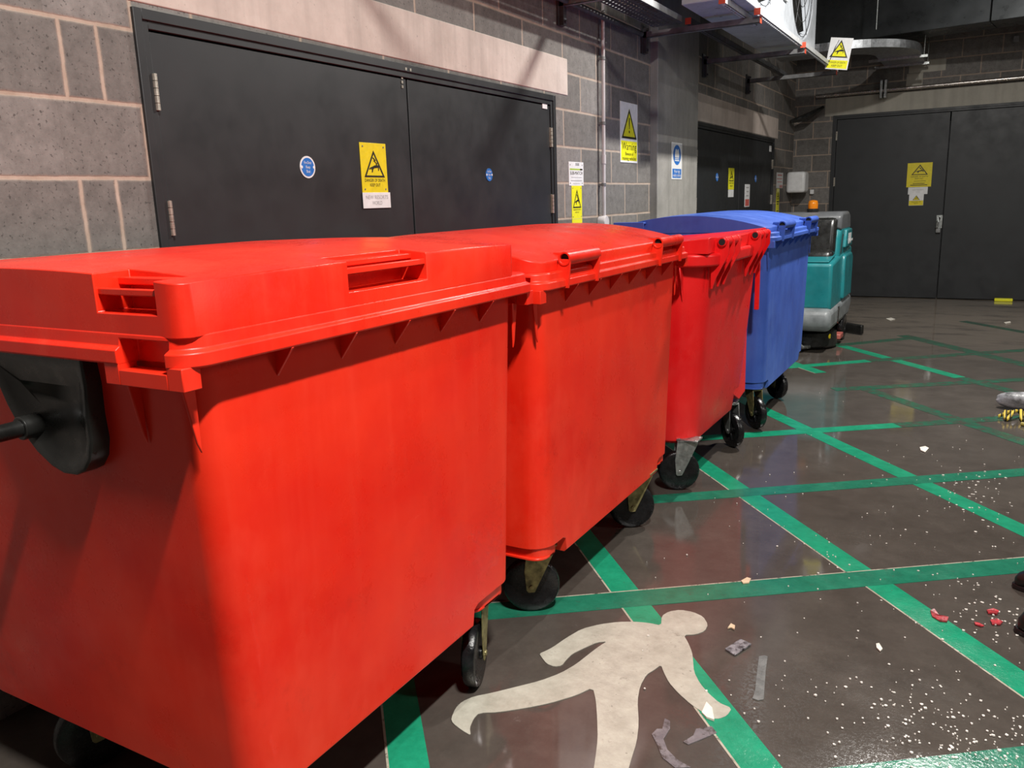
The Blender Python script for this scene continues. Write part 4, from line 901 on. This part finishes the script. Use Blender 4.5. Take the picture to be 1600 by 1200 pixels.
# ------------------------------------------------------------------ floor scrubber
def scrubber():
    r = empty('floor_scrubber', (.85, 8.3, 0), 'teal and grey ride-on floor scrubber with an amber beacon behind the blue bin', 'cleaning machine')
    def solid(name, prof, x0, x1, mat, bev=.03, seg=4, par=None, taper=0):
        """side profile in (y,z) extruded over x"""
        b = B(); prism(b, prof, Vector((x0, 0, 0)), EY, EZ, EX, 0, x1-x0)
        return link(name, b, mat, par or r, bev, seg=seg)
    solid('skirt', [(7.62, .20), (8.75, .20), (8.92, .30), (8.92, .42), (7.62, .40), (7.58, .30)], .45, 1.255, TGREY, .05)
    solid('lower_body', [(7.72, .385), (8.86, .40), (8.90, .86), (8.86, .90), (7.72, .80)], .50, 1.235, TEAL, .07)
    solid('tank', [(8.12, .78), (8.84, .80), (8.80, 1.10), (8.22, 1.10), (8.16, 1.0)], .55, 1.225, TEAL, .05)
    solid('side_panel', [(8.30, .42), (8.80, .42), (8.82, .80), (8.74, .84), (8.34, .84), (8.30, .78)], 1.20, 1.262, TEAL, .02)
    solid('side_panel', [(8.36, .90), (8.78, .90), (8.74, 1.07), (8.42, 1.07)], 1.20, 1.25, TEAL, .015)
    solid('cover', [(8.20, 1.075), (8.82, 1.075), (8.78, 1.20), (8.68, 1.235), (8.28, 1.235), (8.21, 1.20)], .56, 1.225, LGREY, .04)
    s_ = solid('seat', [(7.95, .80), (8.16, .80), (8.18, .92), (7.98, .90)], .76, 1.19, BLK, .05)
    solid('backrest', [(8.06, .84), (8.18, .82), (8.23, 1.17), (8.15, 1.20), (8.10, 1.10)], .76, 1.19, BLK, .045, par=s_)
    b = B(); lathe(b, [(.05, 0), (.055, .01), (.055, .03), (.05, .035)], Matrix.Translation((.93, 8.4, 1.234)), 20); bl = link('beacon_base', b, BLK, r, smooth=True)
    b = B(); lathe(b, [(.045, 0), (.046, .05), (.038, .075), (.01, .082)], Matrix.Translation((.93, 8.4, 1.268)), 20); tag(link('beacon_lens', b, AMBER, bl, smooth=True), 'amber lens')
    M = lambda x, y, z: Matrix.Translation((x, y, z)) @ Matrix.Rotation(math.pi/2, 4, 'Y')
    for x in (.50, 1.225):
        b = B(); lathe(b, [(.05, -.035), (.115, -.035), (.13, -.02), (.13, .02), (.115, .035), (.05, .035), (.045, .025), (.0151, .03)], M(x, 8.52, .131), 30); link('wheel', b, RUB, r, .003)
    b = B(); lathe(b, [(.24, 0), (.26, .02), (.25, .14), (.10, .18)], Matrix.Translation((.72, 7.98, .012)), 30); link('brush_deck', b, BLK, r, smooth=True)
    b = B(); lathe(b, [(.24, 0), (.26, .02), (.25, .14), (.10, .18)], Matrix.Translation((1.0, 8.05, .012)), 30); link('brush_deck', b, BLK, r, smooth=True)
    b = B(); tube(b, [(.90, 7.72, .22), (.94, 7.64, .12), (1.02, 7.66, .05), (1.06, 7.76, .04)], .018, 10); tag(link('hose', b, ZINC, r, smooth=True), 'grey hose loop')
    b = B(); lathe(b, [(.03, 0), (.03, .05), (.018, .06)], M(1.16, 7.93, .12), 16); box(b, 1.09, 1.16, 7.92, 7.94, .11, .13); tag(link('valve_knob', b, simple('yellow_plastic', (.85, .65, .01, 1), .35), r, .004), 'yellow knob')
    b = B(); box(b, 1.18, 1.27, 8.18, 8.36, .05, .10); tag(link('brake_pedal', b, simple('dull_red_plastic', (.40, .10, .08, 1), .5), r, .008), 'dull red block')
    b = B(); prism(b, [(.45, 8.93), (1.20, 8.93), (1.38, 8.80), (1.40, 8.84), (1.22, 9.0), (.45, 9.0)], Vector((0, 0, .01)), EX, EY, EZ, 0, .09); link('squeegee', b, BLK, r, .008)
    solid('seat_notch', [(7.74, .805), (8.10, .845), (8.10, .86), (7.74, .82)], .58, 1.20, TEAL, .006)
    b = B(); prism(b, [(8.20, .86), (8.24, .86), (8.34, 1.03), (8.30, 1.03)], Vector((1.222, 0, 0)), EY, EZ, EX, 0, .006); link('vent_slot_shade', b, HOLE_SHADE, r)  # raised near-black strip, the slot's shade is in its colour
    b = B(); box(b, 1.262, 1.2635, 8.52, 8.70, .955, .975); box(b, 1.250, 1.2515, 8.50, 8.68, .93, 1.03); link('badge', b, WHT, r)
    b = B(); prism(b, [(8.02, .25), (8.05, .38), (8.10, .38), (8.09, .22)], Vector((1.25, 0, 0)), EY, EZ, EX, 0, .008); link('strap', b, BLK, r)
scrubber()

# ------------------------------------------------------------------ things and litter on the floor
def blob(name, pts, radii, mat, label, cat, n=12, seed=1, noise=.12):
    rnd = random.Random(seed); b = B(); tube(b, pts, .05, n, True, radii)
    for v in b.verts: v.co += Vector((rnd.uniform(-1, 1), rnd.uniform(-1, 1), rnd.uniform(-.6, .6)))*noise*max(radii)*.6; v.co.z = max(v.co.z, .001)
    o = link(name, b, mat, None, smooth=True); sb = o.modifiers.new('s', 'SUBSURF'); sb.levels = 1; sb.render_levels = 2; return tag(o, label, cat)
blob('rolled_sheet', [(2.53, 6.12, .05), (2.56, 6.10, .06), (2.68, 6.08, .065), (2.85, 6.05, .065), (3.05, 6.03, .06), (3.25, 6.0, .05)], [.02, .05, .062, .065, .06, .03], GREENSTICK, 'silvery grey rolled bundle lying on the floor at the right edge', 'bundle', seed=4, noise=.3)
def rope(name, pts, label, par=None):
    b = B(); tube(b, pts, .010, 8)
    t_ = MATS.get('rope')
    if not t_:
        q = NT('striped_rope'); w = q.node('ShaderNodeTexWave', Scale=14.0); q.link(q.coord(), w.inputs['Vector']); q.link(q.ramp(w.outputs['Fac'], (.25, (.02, .018, .01, 1)), (.4, (.62, .45, .05, 1))), q.b.inputs['Base Color']); q.b.inputs['Roughness'].default_value = .6; t_ = MATS['rope'] = q.m
    return tag(link(name, b, t_, None, smooth=True), label, 'rope')
pts = [(2.54, 5.80, .012)]
for i in range(90):
    a = i*.55; pts.append((2.57+.0052*i+.035*math.cos(a*.7), 5.80+.07*math.sin(a), .032+.020*math.cos(a*1.9)))
rope('striped_rope', pts, 'tangled yellow and black rope in front of the grey bundle at the right edge')
b = B(); tube(b, [(2.66, 5.66, .012), (2.85, 5.58, .012), (3.1, 5.56, .012)], .012, 8); tag(link('yellow_strap', b, simple('dull_yellow', (.33, .27, .05, 1), .5), None, smooth=True), 'dull yellow strap end below the striped rope', 'strap')
def boot(y, x, s, label):
    r = empty('boot', (x+.13, y, 0), label, 'boot', 'black boots at the right edge of the frame')
    b = B(); rings = []
    for u, w, h in ((0, .012, .03), (.012, .032, .048), (.04, .045, .068), (.08, .050, .082), (.14, .045, .10), (.19, .042, .14), (.24, .040, .15), (.28, .034, .12)):
        rings.append([Vector((x+u*s, y+w*s*math.cos(a), max(.012, .012+h*s*(.5+.5*math.sin(a))))) for a in [2*math.pi*k/16 for k in range(16)]])
    loft(b, rings); o = link('upper', b, BLK, r, smooth=True)
    b = B(); loft(b, [[Vector((x+.14*s+.148*s*math.cos(a), y+.052*s*math.sin(a), z)) for a in [2*math.pi*k/24 for k in range(24)]] for z in (.001, .02)]); link('sole', b, RUB, r, .003)
boot(2.90, 2.565, 1.25, 'larger black glossy rounded boot toe at the lower right edge'); boot(3.25, 2.565, .95, 'smaller black boot toe just behind the larger one at the right edge')
tag(link('yellow_block', cube_bm(2.56, 2.76, 12.02, 12.10, 0, .035), YELB, None, .006), 'small bright yellow block at the foot of the far door', 'block')
def flake(x, y, s, z=.003, rnd=random):
    n = rnd.randint(4, 6); a0 = rnd.uniform(0, 6.28); return [(x+s*rnd.uniform(.55, 1)*math.cos(a0+2*math.pi*k/n), y+s*rnd.uniform(.4, 1)*math.sin(a0+2*math.pi*k/n)) for k in range(n)]
def scrap(name, pts, h, mat, label, cat='litter', group=None):
    b = B(); prism(b, pts, Vector((0, 0, 0)), EX, EY, EZ, .0026, h)
    for v in b.verts:
        if v.co.z > h*.9: v.co.z += random.uniform(0, h*.6)
    return tag(link(name, b, mat, None), label, cat, group)
FOIL = simple('crumpled_film', (.30, .29, .31, 1), .18, .4, .5, 60, .8)
PAPER = simple('paper_scrap', (.72, .68, .60, 1), .7); LEAF = simple('tan_scrap', (.62, .46, .30, 1), .6); FOOD = simple('red_scrap', (.42, .03, .04, 1), .25, var=.4, scale=60)
SMEAR0 = simple('grey_smear', (.14, .145, .14, 1), .3, var=.15, scale=30)
SMEAR1 = paint('soapy_film', (.10, .09, .10, 1), (.24, .22, .23, 1), (.05, .042, .036, 1), (.5, .6))
scrap('film_scrap', [(1.7553, 2.3726), (1.7834, 2.4543), (1.8228, 2.4364), (1.793, 2.3496)], .006, FOIL, 'shiny crumpled square of film on the floor right of the painted figure')
scrap('tan_flake', [(1.7285, 2.5048), (1.73, 2.539), (1.7453, 2.533), (1.7509, 2.5059), (1.7363, 2.5152)], .006, LEAF, 'tiny tan flake just above the shiny film on the floor')
scrap('tan_flake', [(1.6798, 2.8714), (1.6924, 2.9108), (1.7082, 2.9072), (1.7104, 2.8678), (1.6918, 2.8534)], .005, LEAF, 'tan leaf-like flake on the green line near the painted head')
scrap('paper_scrap', [(1.7866, 2.0165), (1.7842, 2.0699), (1.8073, 2.0472), (1.828, 1.9953), (1.805, 1.9993)], .006, PAPER, 'white paper scrap on the hand of the painted figure')
scrap('red_scrap', [(2.3111, 2.9234), (2.3226, 2.9369), (2.3394, 2.9033), (2.3679, 2.8975), (2.3648, 2.8661), (2.3443, 2.8605), (2.3192, 2.8843)], .006, FOOD, 'dark red food scrap on the green line at right')
scrap('red_scrap', [(2.479, 3.0085), (2.4986, 3.0275), (2.5163, 3.0205), (2.5101, 2.9929), (2.4837, 2.9892)], .006, FOOD, 'red food scrap near the boot toes, upper of the small ones')
scrap('red_scrap', [(2.4895, 2.9376), (2.5069, 2.9551), (2.5269, 2.9456), (2.518, 2.9192), (2.4951, 2.9109)], .006, FOOD, 'pinkish red food scrap near the boot toes, lower right of the others')
scrap('red_scrap', [(2.4432, 2.9001), (2.4577, 2.9013), (2.4722, 2.8895), (2.4636, 2.8809), (2.4463, 2.8869)], .005, FOOD, 'thin red food streak left of the pinkish scrap')
scrap('pale_flake', [(2.173, 2.6161), (2.1814, 2.6203), (2.1943, 2.5907), (2.1889, 2.5749), (2.1768, 2.5913)], .005, PAPER, 'pale elongated flake in the middle of the lower right floor panel')
scrap('pale_flake', [(2.1532, 4.9368), (2.1789, 4.9668), (2.1987, 4.9378), (2.1855, 4.8511), (2.1615, 4.8771)], .005, PAPER, 'pale flake in the floor panel below the mirrored yellow sign')
scrap('pale_flake', [(1.4888, 10.0584), (1.5367, 10.1313), (1.5873, 10.0297), (1.5484, 9.9039)], .005, PAPER, 'pale flake on the far floor before the end door')
scrap('pale_flake', [(2.6358, 10.083), (2.6943, 10.195), (2.7002, 10.0894), (2.6502, 9.9818)], .006, PAPER, 'pale flake on the far floor at the right')
b = B(); prism(b, [(1.8598, 2.3818), (1.8723, 2.3945), (1.8836, 2.3936), (1.897, 2.3065), (1.9243, 2.1598), (1.9112, 2.1479), (1.8948, 2.1504), (1.8932, 2.1882), (1.874, 2.295)], Vector((0, 0, 0)), EX, EY, EZ, .0004, .0028); tag(link('soap_smear', b, SMEAR0, fl), 'pale soapy smear')
b = B(); prism(b, [(1.7027, 1.9477), (1.7194, 1.943), (1.7305, 1.9102), (1.7295, 1.8601), (1.7527, 1.8241), (1.7898, 1.797), (1.8278, 1.7853), (1.7934, 1.7655), (1.7509, 1.7885), (1.7214, 1.8318), (1.6942, 1.8667), (1.6991, 1.8943), (1.7117, 1.9006)], Vector((0, 0, 0)), EX, EY, EZ, .0004, .0028); tag(link('soap_smear', b, SMEAR1, fl), 'pale soapy smear')
b = B(); prism(b, [(1.7932, 1.9419), (1.8275, 1.972), (1.8477, 1.9508), (1.8186, 1.9053), (1.7945, 1.869), (1.779, 1.8731), (1.7953, 1.9118)], Vector((0, 0, 0)), EX, EY, EZ, .0004, .0028); tag(link('soap_smear', b, SMEAR1, fl), 'pale soapy smear')

rnd = random.Random(11)
WHITEBIT = simple('pale_crumb_and_glint', (.70, .66, .60, 1), .35)
b = B()
for n, cx, cy, sx, sy, s0, s1 in ((330, 2.45, 2.22, .20, .14, .002, .007), (240, 2.2, 3.3, .5, 1.1, .002, .006), (60, 2.42, 4.3, .12, .25, .004, .010), (60, 2.47, 3.0, .08, .15, .003, .008)):  # first, densest cluster paints the wet sparkle as pale flecks; the rest are crumbs
    for i in range(n):
        x, y = rnd.gauss(cx, sx), rnd.gauss(cy, sy)
        if (x < 1.3 and y < 6.5) or x < .2 or x > 5: continue
        prism(b, flake(x, y, rnd.uniform(s0, s1)*rnd.uniform(.6, 1), rnd=rnd), Vector((0, 0, 0)), EX, EY, EZ, .002, .004+rnd.uniform(0, .002))
tag(link('crumbs_and_glints', b, WHITEBIT), 'loose white crumbs and painted wet glints scattered over the floor', 'crumbs', None, 'stuff')
